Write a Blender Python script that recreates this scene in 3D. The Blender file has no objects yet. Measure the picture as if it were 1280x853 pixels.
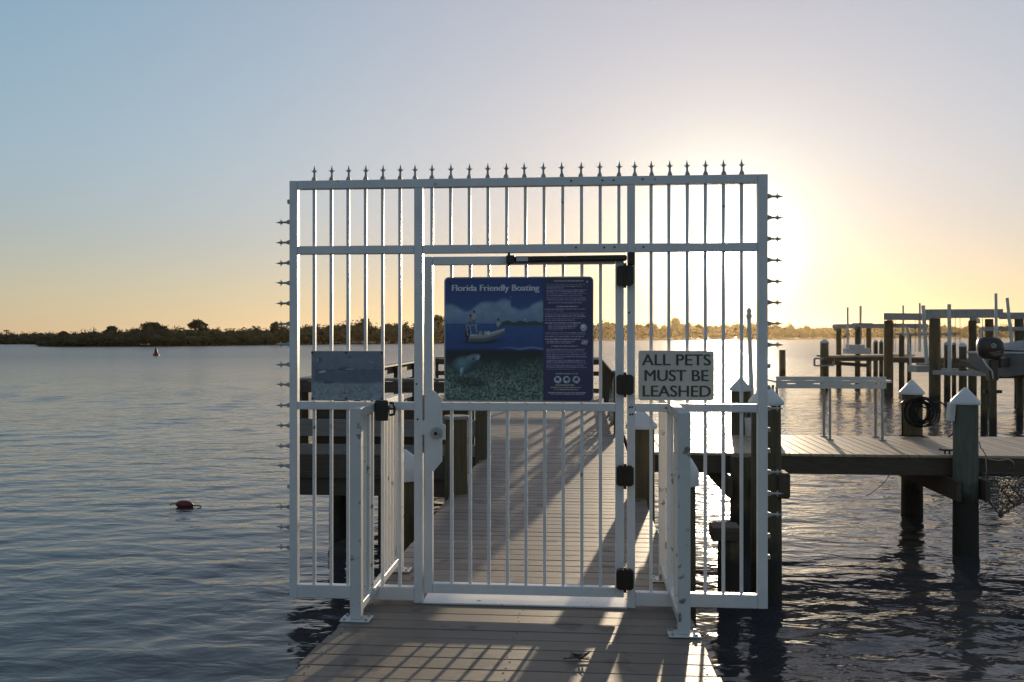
import bpy, math, random
import numpy as np
from mathutils import Vector, Matrix

random.seed(7)
rng = np.random.default_rng(7)
scene = bpy.context.scene
COL = scene.collection
PI = math.pi

# ------------------------------------------------------------------ camera
FPX, HV, CH = 1100.0, 419.5, 1.64          # focal length and horizon of the photograph (1280 px wide), eye height over the deck
YAW = math.radians(4.57)                   # the view is turned a little to the left of the pier axis (+Y)
SA, CA = math.sin(YAW), math.cos(YAW)
WATER = -1.30                              # water level; the pier deck is z = 0
GY = 5.35                                  # the gate's plane

cam_data = bpy.data.cameras.new("camera")
cam = bpy.data.objects.new("camera", cam_data)
COL.objects.link(cam)
cam_data.sensor_width = 36.0
cam_data.lens = 36.0 * FPX / 1280.0
cam_data.shift_y = -(426.5 - HV) / 1280.0
cam_data.clip_start = 0.05
cam_data.clip_end = 12000.0
cam.location = (0, 0, CH)
cam.rotation_euler = (PI / 2, 0, YAW)
scene.camera = cam

# ------------------------------------------------------------------ sky, sun, exposure
SUN_AZ = math.radians(8.7)                 # to the right of +Y
SUN_EL = math.radians(5.05)
SUN = Vector((math.sin(SUN_AZ) * math.cos(SUN_EL), math.cos(SUN_AZ) * math.cos(SUN_EL), math.sin(SUN_EL)))

world = bpy.data.worlds.new("World")
scene.world = world
world.use_nodes = True
wn, wl = world.node_tree.nodes, world.node_tree.links
wn.clear()
w_out = wn.new("ShaderNodeOutputWorld")
sky = wn.new("ShaderNodeTexSky")
sky.sky_type = 'NISHITA'
sky.sun_disc = False
sky.sun_elevation = SUN_EL
sky.sun_rotation = SUN_AZ
sky.altitude = 0
sky.air_density = 1.0
sky.dust_density = 0.08
sky.ozone_density = 3.0
bg = wn.new("ShaderNodeBackground")
bg.inputs['Strength'].default_value = 0.05
hsv = wn.new("ShaderNodeHueSaturation")
hsv.inputs['Saturation'].default_value = 0.85
wl.new(sky.outputs[0], hsv.inputs['Color'])
wl.new(hsv.outputs[0], bg.inputs['Color'])
# the bright aureole round the sun (thin high haze), a function of the angle from the sun only
tc = wn.new("ShaderNodeTexCoord")
dot = wn.new("ShaderNodeVectorMath"); dot.operation = 'DOT_PRODUCT'
wl.new(tc.outputs['Generated'], dot.inputs[0]); dot.inputs[1].default_value = SUN


def wmath(op, a, b=None, clamp=False):
    n = wn.new("ShaderNodeMath"); n.operation = op; n.use_clamp = clamp
    for i, s in enumerate((a, b)):
        if s is None:
            continue
        if isinstance(s, (int, float)):
            n.inputs[i].default_value = s
        else:
            wl.new(s, n.inputs[i])
    return n.outputs[0]


ang = wmath('ARCCOSINE', wmath('MINIMUM', dot.outputs['Value'], 1.0))


def lobe(amp, width_deg, color, gauss=False):
    x = wmath('MULTIPLY', ang, 1.0 / math.radians(width_deg))
    e = wmath('POWER', math.e, wmath('MULTIPLY', wmath('MULTIPLY', x, x) if gauss else x, -1.0))
    b = wn.new("ShaderNodeBackground")
    b.inputs['Color'].default_value = (*color, 1)
    wl.new(wmath('MULTIPLY', e, amp), b.inputs['Strength'])
    return b.outputs[0]


def wadd(a, b):
    n = wn.new("ShaderNodeAddShader"); wl.new(a, n.inputs[0]); wl.new(b, n.inputs[1]); return n.outputs[0]


shader = wadd(bg.outputs[0], lobe(36.0, 0.9, (1, 0.93, 0.78)))
shader = wadd(shader, lobe(0.85, 3.5, (0.95, 1.0, 0.66)))
shader = wadd(shader, lobe(0.29, 29.0, (1, 0.41, 0.11), True))
# the dusty evening air scatters more evenly than the clear-air model: a colour by elevation, dimmer away from the sun
sepw = wn.new("ShaderNodeSeparateXYZ"); wl.new(tc.outputs['Generated'], sepw.inputs[0])
elev = wmath('DIVIDE', wmath('ARCSINE', sepw.outputs[2]), PI / 2)
rampw = wn.new("ShaderNodeValToRGB")
rampw.color_ramp.interpolation = 'B_SPLINE'
el_ = rampw.color_ramp.elements
stops = [(0.0, (.26, .205, .165)), (2.0, (.26, .205, .145)), (4.5, (.22, .20, .175)), (7.5, (.18, .21, .225)), (11.0, (.175, .235, .262)), (20.0, (.115, .218, .285)), (40.0, (.145, .172, .225)), (90.0, (.125, .142, .185))]
while len(el_) < len(stops):
    el_.new(0.5)
for e_, (deg, c_) in zip(el_, stops):
    e_.position = deg / 90.0
    e_.color = (*c_, 1)
wl.new(elev, rampw.inputs['Fac'])
bg2 = wn.new("ShaderNodeBackground")
wl.new(rampw.outputs['Color'], bg2.inputs['Color'])
wl.new(wmath('ADD', 0.80, wmath('MULTIPLY', dot.outputs['Value'], 0.20)), bg2.inputs['Strength'])
shader = wadd(shader, bg2.outputs[0])
wl.new(shader, w_out.inputs['Surface'])

sun_data = bpy.data.lights.new("sun", 'SUN')
sun_data.energy = 3.3
sun_data.angle = math.radians(0.6)
sun_data.color = (1.0, 0.80, 0.55)
sun = bpy.data.objects.new("sun", sun_data)
COL.objects.link(sun)
sun.rotation_euler = (-SUN).to_track_quat('-Z', 'Y').to_euler()
sun.location = SUN * 50

scene.view_settings.view_transform = 'Standard'
scene.view_settings.look = 'None'
scene.view_settings.exposure = 0.45
scene.view_settings.gamma = 1.0
scene.view_settings.use_curve_mapping = False
scene.render.engine = 'CYCLES'
scene.cycles.use_denoising = True
scene.cycles.max_bounces = 6
scene.cycles.volume_bounces = 0
scene.cycles.sample_clamp_indirect = 6.0
scene.cycles.sample_clamp_direct = 40.0
scene.cycles.caustics_reflective = False
scene.cycles.caustics_refractive = False


# ------------------------------------------------------------------ measuring helpers
def P(u, v, D):
    """A point of the place: D metres ahead of the eye, seen at (u, v) in the photograph."""
    r = (u - 640.0) / FPX * D
    return Vector((r * CA - D * SA, D * CA + r * SA, CH + (HV - v) / FPX * D))


def ground(u, D):
    p = P(u, HV, D)
    return p.x, p.y


def gx(u):
    """x on the gate's plane under photo column u."""
    t = (u - 640.0) / FPX
    return GY * (t * CA - SA) / (CA + t * SA)


def gz(u, v):
    t = (u - 640.0) / FPX
    D = GY / (CA + t * SA)
    return CH + (HV - v) / FPX * D


# ------------------------------------------------------------------ mesh builder
class MB:
    def __init__(self):
        self.v, self.f, self.m, self.s = [], [], [], []

    def add(self, verts, faces, mat=0, smooth=False):
        k = len(self.v)
        self.v.extend([tuple(p) for p in verts])
        for f in faces:
            self.f.append([k + i for i in f]); self.m.append(mat); self.s.append(smooth)
        return self

    def obox(self, c, ax, ay, az, hx, hy, hz, ch=0.0, mat=0):
        """box with half sizes along the axes, edges chamfered by ch"""
        c = Vector(c)
        vs, fs = [], []
        if ch <= 0:
            for sx in (-1, 1):
                for sy in (-1, 1):
                    for sz in (-1, 1):
                        vs.append((sx * hx, sy * hy, sz * hz))
            fs = [(0, 1, 3, 2), (4, 6, 7, 5), (0, 4, 5, 1), (2, 3, 7, 6), (0, 2, 6, 4), (1, 5, 7, 3)]
        else:
            idx = {}
            for sx in (-1, 1):
                for sy in (-1, 1):
                    for sz in (-1, 1):
                        for a in range(3):
                            q = [hx - ch, hy - ch, hz - ch]; q[a] = (hx, hy, hz)[a]
                            idx[(sx, sy, sz, a)] = len(vs)
                            vs.append((sx * q[0], sy * q[1], sz * q[2]))
            S = (-1, 1)
            for a in range(3):
                b, d = [(1, 2), (0, 2), (0, 1)][a]
                for s in S:
                    face = []
                    for sb, sd in ((-1, -1), (1, -1), (1, 1), (-1, 1)):
                        g = [0, 0, 0]; g[a] = s; g[b] = sb; g[d] = sd
                        face.append(idx[(*g, a)])
                    fs.append(face)
                for sb in S:
                    for sd in S:
                        g1 = [0, 0, 0]; g1[a] = -1; g1[b] = sb; g1[d] = sd
                        g2 = list(g1); g2[a] = 1
                        fs.append([idx[(*g1, b)], idx[(*g2, b)], idx[(*g2, d)], idx[(*g1, d)]])
            for sx in S:
                for sy in S:
                    for sz in S:
                        fs.append([idx[(sx, sy, sz, a)] for a in range(3)])
        out = []
        for f in fs:
            p = [Vector(vs[i]) for i in f]
            n = (p[1] - p[0]).cross(p[2] - p[0])
            cen = sum(p, Vector()) / len(p)
            out.append(list(f) if n.dot(cen) > 0 else list(reversed(f)))
        ax, ay, az = Vector(ax), Vector(ay), Vector(az)
        if ax.cross(ay).dot(az) < 0:
            out = [list(reversed(f)) for f in out]
        return self.add([c + ax * q[0] + ay * q[1] + az * q[2] for q in vs], out, mat)

    def box(self, x0, x1, y0, y1, z0, z1, ch=0.0, mat=0):
        return self.obox(((x0 + x1) / 2, (y0 + y1) / 2, (z0 + z1) / 2), (1, 0, 0), (0, 1, 0), (0, 0, 1),
                         abs(x1 - x0) / 2, abs(y1 - y0) / 2, abs(z1 - z0) / 2, ch, mat)

    def beam(self, p0, p1, w, h, ch=0.0, mat=0, up=(0, 0, 1)):
        p0, p1 = Vector(p0), Vector(p1)
        d = p1 - p0; L = d.length; d.normalize()
        up = Vector(up)
        if abs(d.dot(up)) > 0.99:
            up = Vector((0, 1, 0))
        s = d.cross(up).normalized(); t = s.cross(d).normalized()
        return self.obox((p0 + p1) / 2, d, s, t, L / 2, w / 2, h / 2, ch, mat)

    def cyl(self, p0, p1, r0, r1=None, n=12, mat=0, caps=True, smooth=True):
        r1 = r0 if r1 is None else r1
        p0, p1 = Vector(p0), Vector(p1)
        d = (p1 - p0).normalized()
        up = Vector((0, 0, 1)) if abs(d.z) < 0.95 else Vector((1, 0, 0))
        s = d.cross(up).normalized(); t = s.cross(d)
        vs = []
        for p, r in ((p0, r0), (p1, r1)):
            for i in range(n):
                a = 2 * PI * i / n
                vs.append(p + s * math.cos(a) * r - t * math.sin(a) * r)
        fs = [(i, (i + 1) % n, n + (i + 1) % n, n + i) for i in range(n)]
        fs = [tuple(reversed(f)) for f in fs]
        self.add(vs, fs, mat, smooth)
        if caps:
            self.add(vs[:n], [tuple(range(n))], mat)
            self.add(vs[n:], [tuple(reversed(range(n)))], mat)
        return self

    def tube(self, pts, r, n=6, mat=0):
        pts = [Vector(p) for p in pts]
        vs, fs = [], []
        prev = None
        for i, p in enumerate(pts):
            d = (pts[min(i + 1, len(pts) - 1)] - pts[max(i - 1, 0)]).normalized()
            if prev is None:
                up = Vector((0, 0, 1)) if abs(d.z) < 0.9 else Vector((1, 0, 0))
                s = d.cross(up).normalized()
            else:
                s = (prev - d * prev.dot(d)).normalized()
            prev = s
            t = s.cross(d)
            for k in range(n):
                a = 2 * PI * k / n
                vs.append(p + s * math.cos(a) * r + t * math.sin(a) * r)
        for i in range(len(pts) - 1):
            for k in range(n):
                fs.append((i * n + k, i * n + (k + 1) % n, (i + 1) * n + (k + 1) % n, (i + 1) * n + k))
        fs.append(tuple(reversed(range(n))))
        fs.append(tuple(range((len(pts) - 1) * n, len(pts) * n)))
        return self.add(vs, fs, mat, True)

    def lathe(self, c, prof, n=16, mat=0, smooth=True, wob=0.0):
        c = Vector(c); vs, fs = [], []
        ph = random.random() * 6
        for r, z in prof:
            for i in range(n):
                a = 2 * PI * i / n
                rr = r * (1 + wob * math.sin(3 * a + ph) + wob * 0.6 * math.sin(5 * a + 2 * ph))
                vs.append((c.x + rr * math.cos(a), c.y + rr * math.sin(a), c.z + z))
        for j in range(len(prof) - 1):
            for i in range(n):
                fs.append((j * n + i, j * n + (i + 1) % n, (j + 1) * n + (i + 1) % n, (j + 1) * n + i))
        self.add(vs, fs, mat, smooth)
        self.add(vs[:n], [tuple(reversed(range(n)))], mat)
        self.add(vs[-n:], [tuple(range(n))], mat)
        return self

    def prism(self, poly, y0, y1, mat=0):
        """polygon given as (x, z), counter-clockwise seen from -y, between y0 (front) and y1 (back)"""
        n = len(poly)
        vs = [(x, y0, z) for x, z in poly] + [(x, y1, z) for x, z in poly]
        fs = [tuple(range(n)), tuple(reversed(range(n, 2 * n)))]
        fs += [(i, n + i, n + (i + 1) % n, (i + 1) % n) for i in range(n)]
        return self.add(vs, fs, mat)

    def build(self, name, mats, parent=None, loc=None):
        """loc: world position of the object's origin (default: the parent's origin)"""
        o0 = origin(parent) if parent is not None else Vector()
        w = Vector(loc) if loc is not None else o0
        me = bpy.data.meshes.new(name)
        me.from_pydata([(x - w.x, y - w.y, z - w.z) for x, y, z in self.v], [], self.f)
        if not isinstance(mats, (list, tuple)):
            mats = [mats]
        for m in mats:
            me.materials.append(m)
        me.polygons.foreach_set("material_index", self.m)
        me.polygons.foreach_set("use_smooth", self.s)
        me.update()
        return link(name, me, parent, w - o0)


def origin(o):
    p = Vector()
    while o is not None:
        p += o.location
        o = o.parent
    return p


def link(name, data, parent=None, loc=(0, 0, 0)):
    o = bpy.data.objects.new(name, data)
    COL.objects.link(o)
    o.location = loc
    if parent is not None:
        o.parent = parent
    return o


def tag(o, label=None, cat=None, group=None, kind=None):
    for k, v in (("label", label), ("category", cat), ("group", group), ("kind", kind)):
        if v:
            o[k] = v
    return o


def thing(name, label, cat, loc, group=None):
    return tag(link(name, None, None, loc), label, cat, group)


def copy_tree(root, loc, label=None, group=None):
    r = root.copy(); COL.objects.link(r); r.location = loc
    if label:
        r["label"] = label
    if group:
        r["group"] = group
    for ch in list(root.children):
        c = ch.copy(); COL.objects.link(c); c.parent = r
        for g in list(ch.children):
            d = g.copy(); COL.objects.link(d); d.parent = c
    return r


# ------------------------------------------------------------------ materials
def new_mat(name):
    m = bpy.data.materials.new(name)
    m.use_nodes = True
    nt = m.node_tree
    return m, nt.nodes, nt.links, nt.nodes["Principled BSDF"]


def surf(name, col, rough=0.6, var=0.15, scale=6.0, stretch=(1, 1, 1), bump=0.0, metal=0.0, spots=None, spot_scale=14, spot_lim=0.68,
         rand=0.0, spec=0.5, bump_dist=0.004, tide=None):
    """colour varied by noise, optional dirt spots, per-object variation, fine bump, and a tide stain below a height"""
    m, n, l, b = new_mat(name)
    b.inputs['Roughness'].default_value = rough
    b.inputs['Metallic'].default_value = metal
    b.inputs['Specular IOR Level'].default_value = spec
    g = n.new("ShaderNodeTexCoord")
    mp = n.new("ShaderNodeMapping"); mp.inputs['Scale'].default_value = stretch
    geo = n.new("ShaderNodeNewGeometry")
    l.new(geo.outputs['Position'], mp.inputs['Vector'])
    vec = mp.outputs[0]
    info = n.new("ShaderNodeObjectInfo")
    if rand > 0:
        ad = n.new("ShaderNodeVectorMath"); ad.operation = 'MULTIPLY_ADD'
        ad.inputs[1].default_value = (1, 1, 1)
        cb = n.new("ShaderNodeCombineXYZ")
        mu = n.new("ShaderNodeMath"); mu.operation = 'MULTIPLY'; mu.inputs[1].default_value = 37.0
        l.new(info.outputs['Random'], mu.inputs[0])
        for i in range(3):
            l.new(mu.outputs[0], cb.inputs[i])
        l.new(vec, ad.inputs[0]); l.new(cb.outputs[0], ad.inputs[2])
        vec = ad.outputs[0]
    no = n.new("ShaderNodeTexNoise")
    no.inputs['Scale'].default_value = scale; no.inputs['Detail'].default_value = 6; no.inputs['Roughness'].default_value = 0.65
    l.new(vec, no.inputs['Vector'])
    rp = n.new("ShaderNodeValToRGB")
    rp.color_ramp.elements[0].position = 0.3; rp.color_ramp.elements[1].position = 0.7
    rp.color_ramp.elements[0].color = (*[c * (1 - var) for c in col], 1)
    rp.color_ramp.elements[1].color = (*[min(1, c * (1 + var)) for c in col], 1)
    l.new(no.outputs['Fac'], rp.inputs['Fac'])
    c = rp.outputs['Color']
    if rand > 0:
        mr = n.new("ShaderNodeMapRange"); mr.inputs[3].default_value = 1 - rand; mr.inputs[4].default_value = 1 + rand
        l.new(info.outputs['Random'], mr.inputs[0])
        mx = n.new("ShaderNodeVectorMath"); mx.operation = 'SCALE'
        l.new(c, mx.inputs[0]); l.new(mr.outputs[0], mx.inputs['Scale'])
        c = mx.outputs[0]
    if spots:
        n2 = n.new("ShaderNodeTexNoise"); n2.inputs['Scale'].default_value = spot_scale; n2.inputs['Detail'].default_value = 5
        l.new(geo.outputs['Position'], n2.inputs['Vector'])
        r2 = n.new("ShaderNodeMapRange"); r2.inputs[1].default_value = spot_lim; r2.inputs[2].default_value = spot_lim + 0.05
        l.new(n2.outputs['Fac'], r2.inputs[0])
        mx = n.new("ShaderNodeMix"); mx.data_type = 'RGBA'
        l.new(r2.outputs[0], mx.inputs[0]); l.new(c, mx.inputs[6]); mx.inputs[7].default_value = (*spots, 1)
        c = mx.outputs[2]
    if tide:
        z, tcol = tide
        sp = n.new("ShaderNodeSeparateXYZ"); l.new(geo.outputs['Position'], sp.inputs[0])
        n3 = n.new("ShaderNodeTexNoise"); n3.inputs['Scale'].default_value = 5; l.new(geo.outputs['Position'], n3.inputs['Vector'])
        ma = n.new("ShaderNodeMath"); ma.operation = 'MULTIPLY_ADD'; ma.inputs[1].default_value = 0.5
        l.new(n3.outputs['Fac'], ma.inputs[0]); l.new(sp.outputs[2], ma.inputs[2])
        r3 = n.new("ShaderNodeMapRange"); r3.inputs[1].default_value = z + 0.37; r3.inputs[2].default_value = z + 0.15
        l.new(ma.outputs[0], r3.inputs[0])
        mx = n.new("ShaderNodeMix"); mx.data_type = 'RGBA'
        l.new(r3.outputs[0], mx.inputs[0]); l.new(c, mx.inputs[6]); mx.inputs[7].default_value = (*tcol, 1)
        c = mx.outputs[2]
    l.new(c, b.inputs['Base Color'])
    if bump > 0:
        bp = n.new("ShaderNodeBump"); bp.inputs['Strength'].default_value = bump; bp.inputs['Distance'].default_value = bump_dist
        l.new(no.outputs['Fac'], bp.inputs['Height']); l.new(bp.outputs[0], b.inputs['Normal'])
    return m


M = {}
M['white'] = surf("white_paint", (0.77, 0.76, 0.755), 0.38, 0.08, 5, spots=(0.26, 0.20, 0.15), spot_scale=13, spot_lim=0.70, bump=0.15)
M['white_worn'] = surf("worn_white_paint", (0.66, 0.65, 0.63), 0.45, 0.06, 5, spots=(0.22, 0.19, 0.16), spot_scale=14, spot_lim=0.625, bump=0.25)
M['finial'] = surf("cast_finial_paint", (0.42, 0.42, 0.40), 0.5, 0.2, 30)
M['sill'] = surf("sill_paint", (0.74, 0.73, 0.70), 0.30, 0.08, 6, spots=(0.2, 0.17, 0.14), spot_scale=18, spot_lim=0.68)
M['black'] = surf("black_plastic", (0.022, 0.020, 0.018), 0.45, 0.2, 20)
M['bronze'] = surf("dark_bronze_metal", (0.035, 0.027, 0.02), 0.4, 0.2, 20, metal=0.3)
M['steel'] = surf("brushed_steel", (0.42, 0.42, 0.42), 0.35, 0.15, 40, metal=0.9)
M['alu'] = surf("aluminium", (0.55, 0.56, 0.57), 0.38, 0.1, 20, metal=0.6)
M['galv'] = surf("galvanised_beam", (0.36, 0.36, 0.36), 0.5, 0.2, 8, metal=0.3)
M['deck'] = surf("composite_board", (0.178, 0.143, 0.115), 0.55, 0.16, 7, (1.0, 9, 9), bump=0.35, rand=0.22, spots=(0.085, 0.07, 0.058), spot_scale=3.2, spot_lim=0.60)
M['plank'] = surf("weathered_plank", (0.44, 0.32, 0.21), 0.5, 0.22, 7, (9, 0.9, 9), bump=0.4, rand=0.15)
M['timber'] = surf("weathered_timber", (0.085, 0.063, 0.043), 0.75, 0.35, 5, (0.8, 8, 9), bump=0.5, rand=0.1)
M['grey_board'] = surf("grey_rail_board", (0.22, 0.20, 0.185), 0.65, 0.2, 5, (0.8, 8, 9), bump=0.4, rand=0.1)
M['pile'] = surf("treated_pile_wood", (0.095, 0.075, 0.040), 0.8, 0.35, 5, (6, 6, 0.5), bump=0.8, rand=0.15, bump_dist=0.012, tide=(-0.75, (0.028, 0.024, 0.018)))
M['green_pile'] = surf("green_treated_pile_wood", (0.12, 0.13, 0.10), 0.8, 0.3, 5, (6, 6, 0.5), bump=0.8, bump_dist=0.012, tide=(-0.45, (0.025, 0.022, 0.016)))
M['cap'] = surf("white_pile_cap", (0.66, 0.66, 0.65), 0.45, 0.06, 7, spots=(0.5, 0.46, 0.38), spot_scale=6, spot_lim=0.68)
M['pvc'] = surf("white_pipe", (0.68, 0.67, 0.63), 0.5, 0.1, 6)
M['hose'] = surf("black_hose", (0.022, 0.022, 0.022), 0.85, 0.2, 10, spec=0.15)
M['rope'] = surf("pale_rope", (0.48, 0.43, 0.34), 0.9, 0.25, 60)
M['wire'] = surf("rusty_net_cord", (0.10, 0.085, 0.07), 0.8, 0.3, 60)
M['red'] = surf("faded_red_float", (0.13, 0.014, 0.02), 0.5, 0.3, 8)
M['motor'] = surf("motor_paint", (0.022, 0.023, 0.026), 0.32, 0.1, 6)
M['silver'] = surf("silver_decal", (0.6, 0.6, 0.62), 0.35, 0.05, 6)
M['hull'] = surf("hull_gelcoat", (0.20, 0.21, 0.22), 0.3, 0.15, 3)
M['canvas'] = surf("grey_boat_cover", (0.24, 0.24, 0.24), 0.9, 0.3, 4, bump=0.6, bump_dist=0.03)
M['sign_back'] = surf("sign_aluminium", (0.5, 0.5, 0.5), 0.45, 0.05, 6, metal=0.3)
M['sign_white'] = surf("sign_white_enamel", (0.70, 0.645, 0.56), 0.45, 0.06, 5)
M['letter'] = surf("black_letter_print", (0.075, 0.065, 0.05), 0.5, 0.12, 20)
M['title'] = surf("white_letter_print", (0.74, 0.76, 0.78), 0.5, 0.05, 20)
M['mud'] = surf("shore_mud", (0.09, 0.075, 0.055), 0.9, 0.3, 0.3)
M['bark'] = surf("grey_bark", (0.13, 0.11, 0.09), 0.9, 0.3, 2)
M['leafdead'] = surf("dead_leaf", (0.07, 0.06, 0.03), 0.8, 0.3, 60)


def foliage_mat(name, dark, light, scale=0.25):
    m, n, l, b = new_mat(name)
    b.inputs['Roughness'].default_value = 0.65
    b.inputs['Specular IOR Level'].default_value = 0.25
    geo = n.new("ShaderNodeNewGeometry")
    no = n.new("ShaderNodeTexNoise"); no.inputs['Scale'].default_value = scale; no.inputs['Detail'].default_value = 3
    l.new(geo.outputs['Position'], no.inputs['Vector'])
    ad = n.new("ShaderNodeMath"); ad.operation = 'MULTIPLY_ADD'; ad.inputs[1].default_value = 0.35
    l.new(geo.outputs['Random Per Island'], ad.inputs[0]); l.new(no.outputs['Fac'], ad.inputs[2])
    rp = n.new("ShaderNodeValToRGB")
    rp.color_ramp.elements[0].position = 0.45; rp.color_ramp.elements[1].position = 0.9
    rp.color_ramp.elements[0].color = (*dark, 1); rp.color_ramp.elements[1].color = (*light, 1)
    l.new(ad.outputs[0], rp.inputs['Fac'])
    l.new(rp.outputs[0], b.inputs['Base Color'])
    tr = n.new("ShaderNodeBsdfTranslucent"); l.new(rp.outputs[0], tr.inputs['Color'])
    mx = n.new("ShaderNodeMixShader"); mx.inputs[0].default_value = 0.16
    l.new(b.outputs[0], mx.inputs[1]); l.new(tr.outputs[0], mx.inputs[2])
    l.new(mx.outputs[0], n["Material Output"].inputs['Surface'])
    return m


M['leaf'] = foliage_mat("mangrove_leaf", (0.032, 0.036, 0.014), (0.085, 0.082, 0.032))
M['needle'] = foliage_mat("pine_needle", (0.030, 0.036, 0.016), (0.07, 0.075, 0.03), 0.5)


# ------------------------------------------------------------------ water
def water_material():
    m, n, l, b = new_mat("water")
    b.inputs['Base Color'].default_value = (0.044, 0.045, 0.049, 1)
    b.inputs['Roughness'].default_value = 0.075
    b.inputs['IOR'].default_value = 1.33
    geo = n.new("ShaderNodeNewGeometry")
    mp = n.new("ShaderNodeMapping"); mp.inputs['Scale'].default_value = (0.55, 1.0, 1.0); mp.inputs['Rotation'].default_value = (0, 0, math.radians(-18))
    l.new(geo.outputs['Position'], mp.inputs['Vector'])
    n1 = n.new("ShaderNodeTexNoise"); n1.inputs['Scale'].default_value = 3.2; n1.inputs['Detail'].default_value = 3; n1.inputs['Distortion'].default_value = 0.4
    n2 = n.new("ShaderNodeTexNoise"); n2.inputs['Scale'].default_value = 0.9; n2.inputs['Detail'].default_value = 2
    # patches of breeze: large soft areas where the ripples stand higher
    n3 = n.new("ShaderNodeTexNoise"); n3.inputs['Scale'].default_value = 0.045; n3.inputs['Detail'].default_value = 3
    mp3 = n.new("ShaderNodeMapping"); mp3.inputs['Scale'].default_value = (0.35, 1.0, 1.0)
    l.new(geo.outputs['Position'], mp3.inputs['Vector']); l.new(mp3.outputs[0], n3.inputs['Vector'])
    l.new(mp.outputs[0], n1.inputs['Vector']); l.new(mp.outputs[0], n2.inputs['Vector'])
    r3 = n.new("ShaderNodeMapRange"); r3.inputs[1].default_value = 0.38; r3.inputs[2].default_value = 0.62; r3.inputs[3].default_value = 0.5; r3.inputs[4].default_value = 1.5
    l.new(n3.outputs['Fac'], r3.inputs[0])
    ln = n.new("ShaderNodeVectorMath"); ln.operation = 'LENGTH'; l.new(geo.outputs['Position'], ln.inputs[0])
    rr = n.new("ShaderNodeMapRange"); rr.inputs[1].default_value = 16; rr.inputs[2].default_value = 130; rr.inputs[3].default_value = 0.07; rr.inputs[4].default_value = 0.27
    l.new(ln.outputs['Value'], rr.inputs[0]); l.new(rr.outputs[0], b.inputs['Roughness'])
    n4 = n.new("ShaderNodeTexNoise"); n4.inputs['Scale'].default_value = 0.30; n4.inputs['Detail'].default_value = 5; n4.inputs['Roughness'].default_value = 0.7
    mp4 = n.new("ShaderNodeMapping"); mp4.inputs['Scale'].default_value = (2.2, 1.0, 1.0); l.new(geo.outputs['Position'], mp4.inputs['Vector']); l.new(mp4.outputs[0], n4.inputs['Vector'])
    r4 = n.new("ShaderNodeMapRange"); r4.inputs[1].default_value = 22; r4.inputs[2].default_value = 80; r4.inputs[3].default_value = 0.0; r4.inputs[4].default_value = 1.0
    l.new(ln.outputs['Value'], r4.inputs[0])
    b4 = n.new("ShaderNodeBump"); b4.inputs['Distance'].default_value = 0.30
    l.new(r4.outputs[0], b4.inputs['Strength']); l.new(n4.outputs['Fac'], b4.inputs['Height'])
    b1 = n.new("ShaderNodeBump"); b1.inputs['Distance'].default_value = 0.05
    b2 = n.new("ShaderNodeBump"); b2.inputs['Distance'].default_value = 0.05; b2.inputs['Strength'].default_value = 0.5
    l.new(b4.outputs[0], b2.inputs['Normal'])
    l.new(r3.outputs[0], b1.inputs['Strength'])
    l.new(n1.outputs['Fac'], b1.inputs['Height']); l.new(n2.outputs['Fac'], b2.inputs['Height'])
    l.new(b2.outputs[0], b1.inputs['Normal']); l.new(b1.outputs[0], b.inputs['Normal'])
    return m


M['water'] = water_material()


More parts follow.
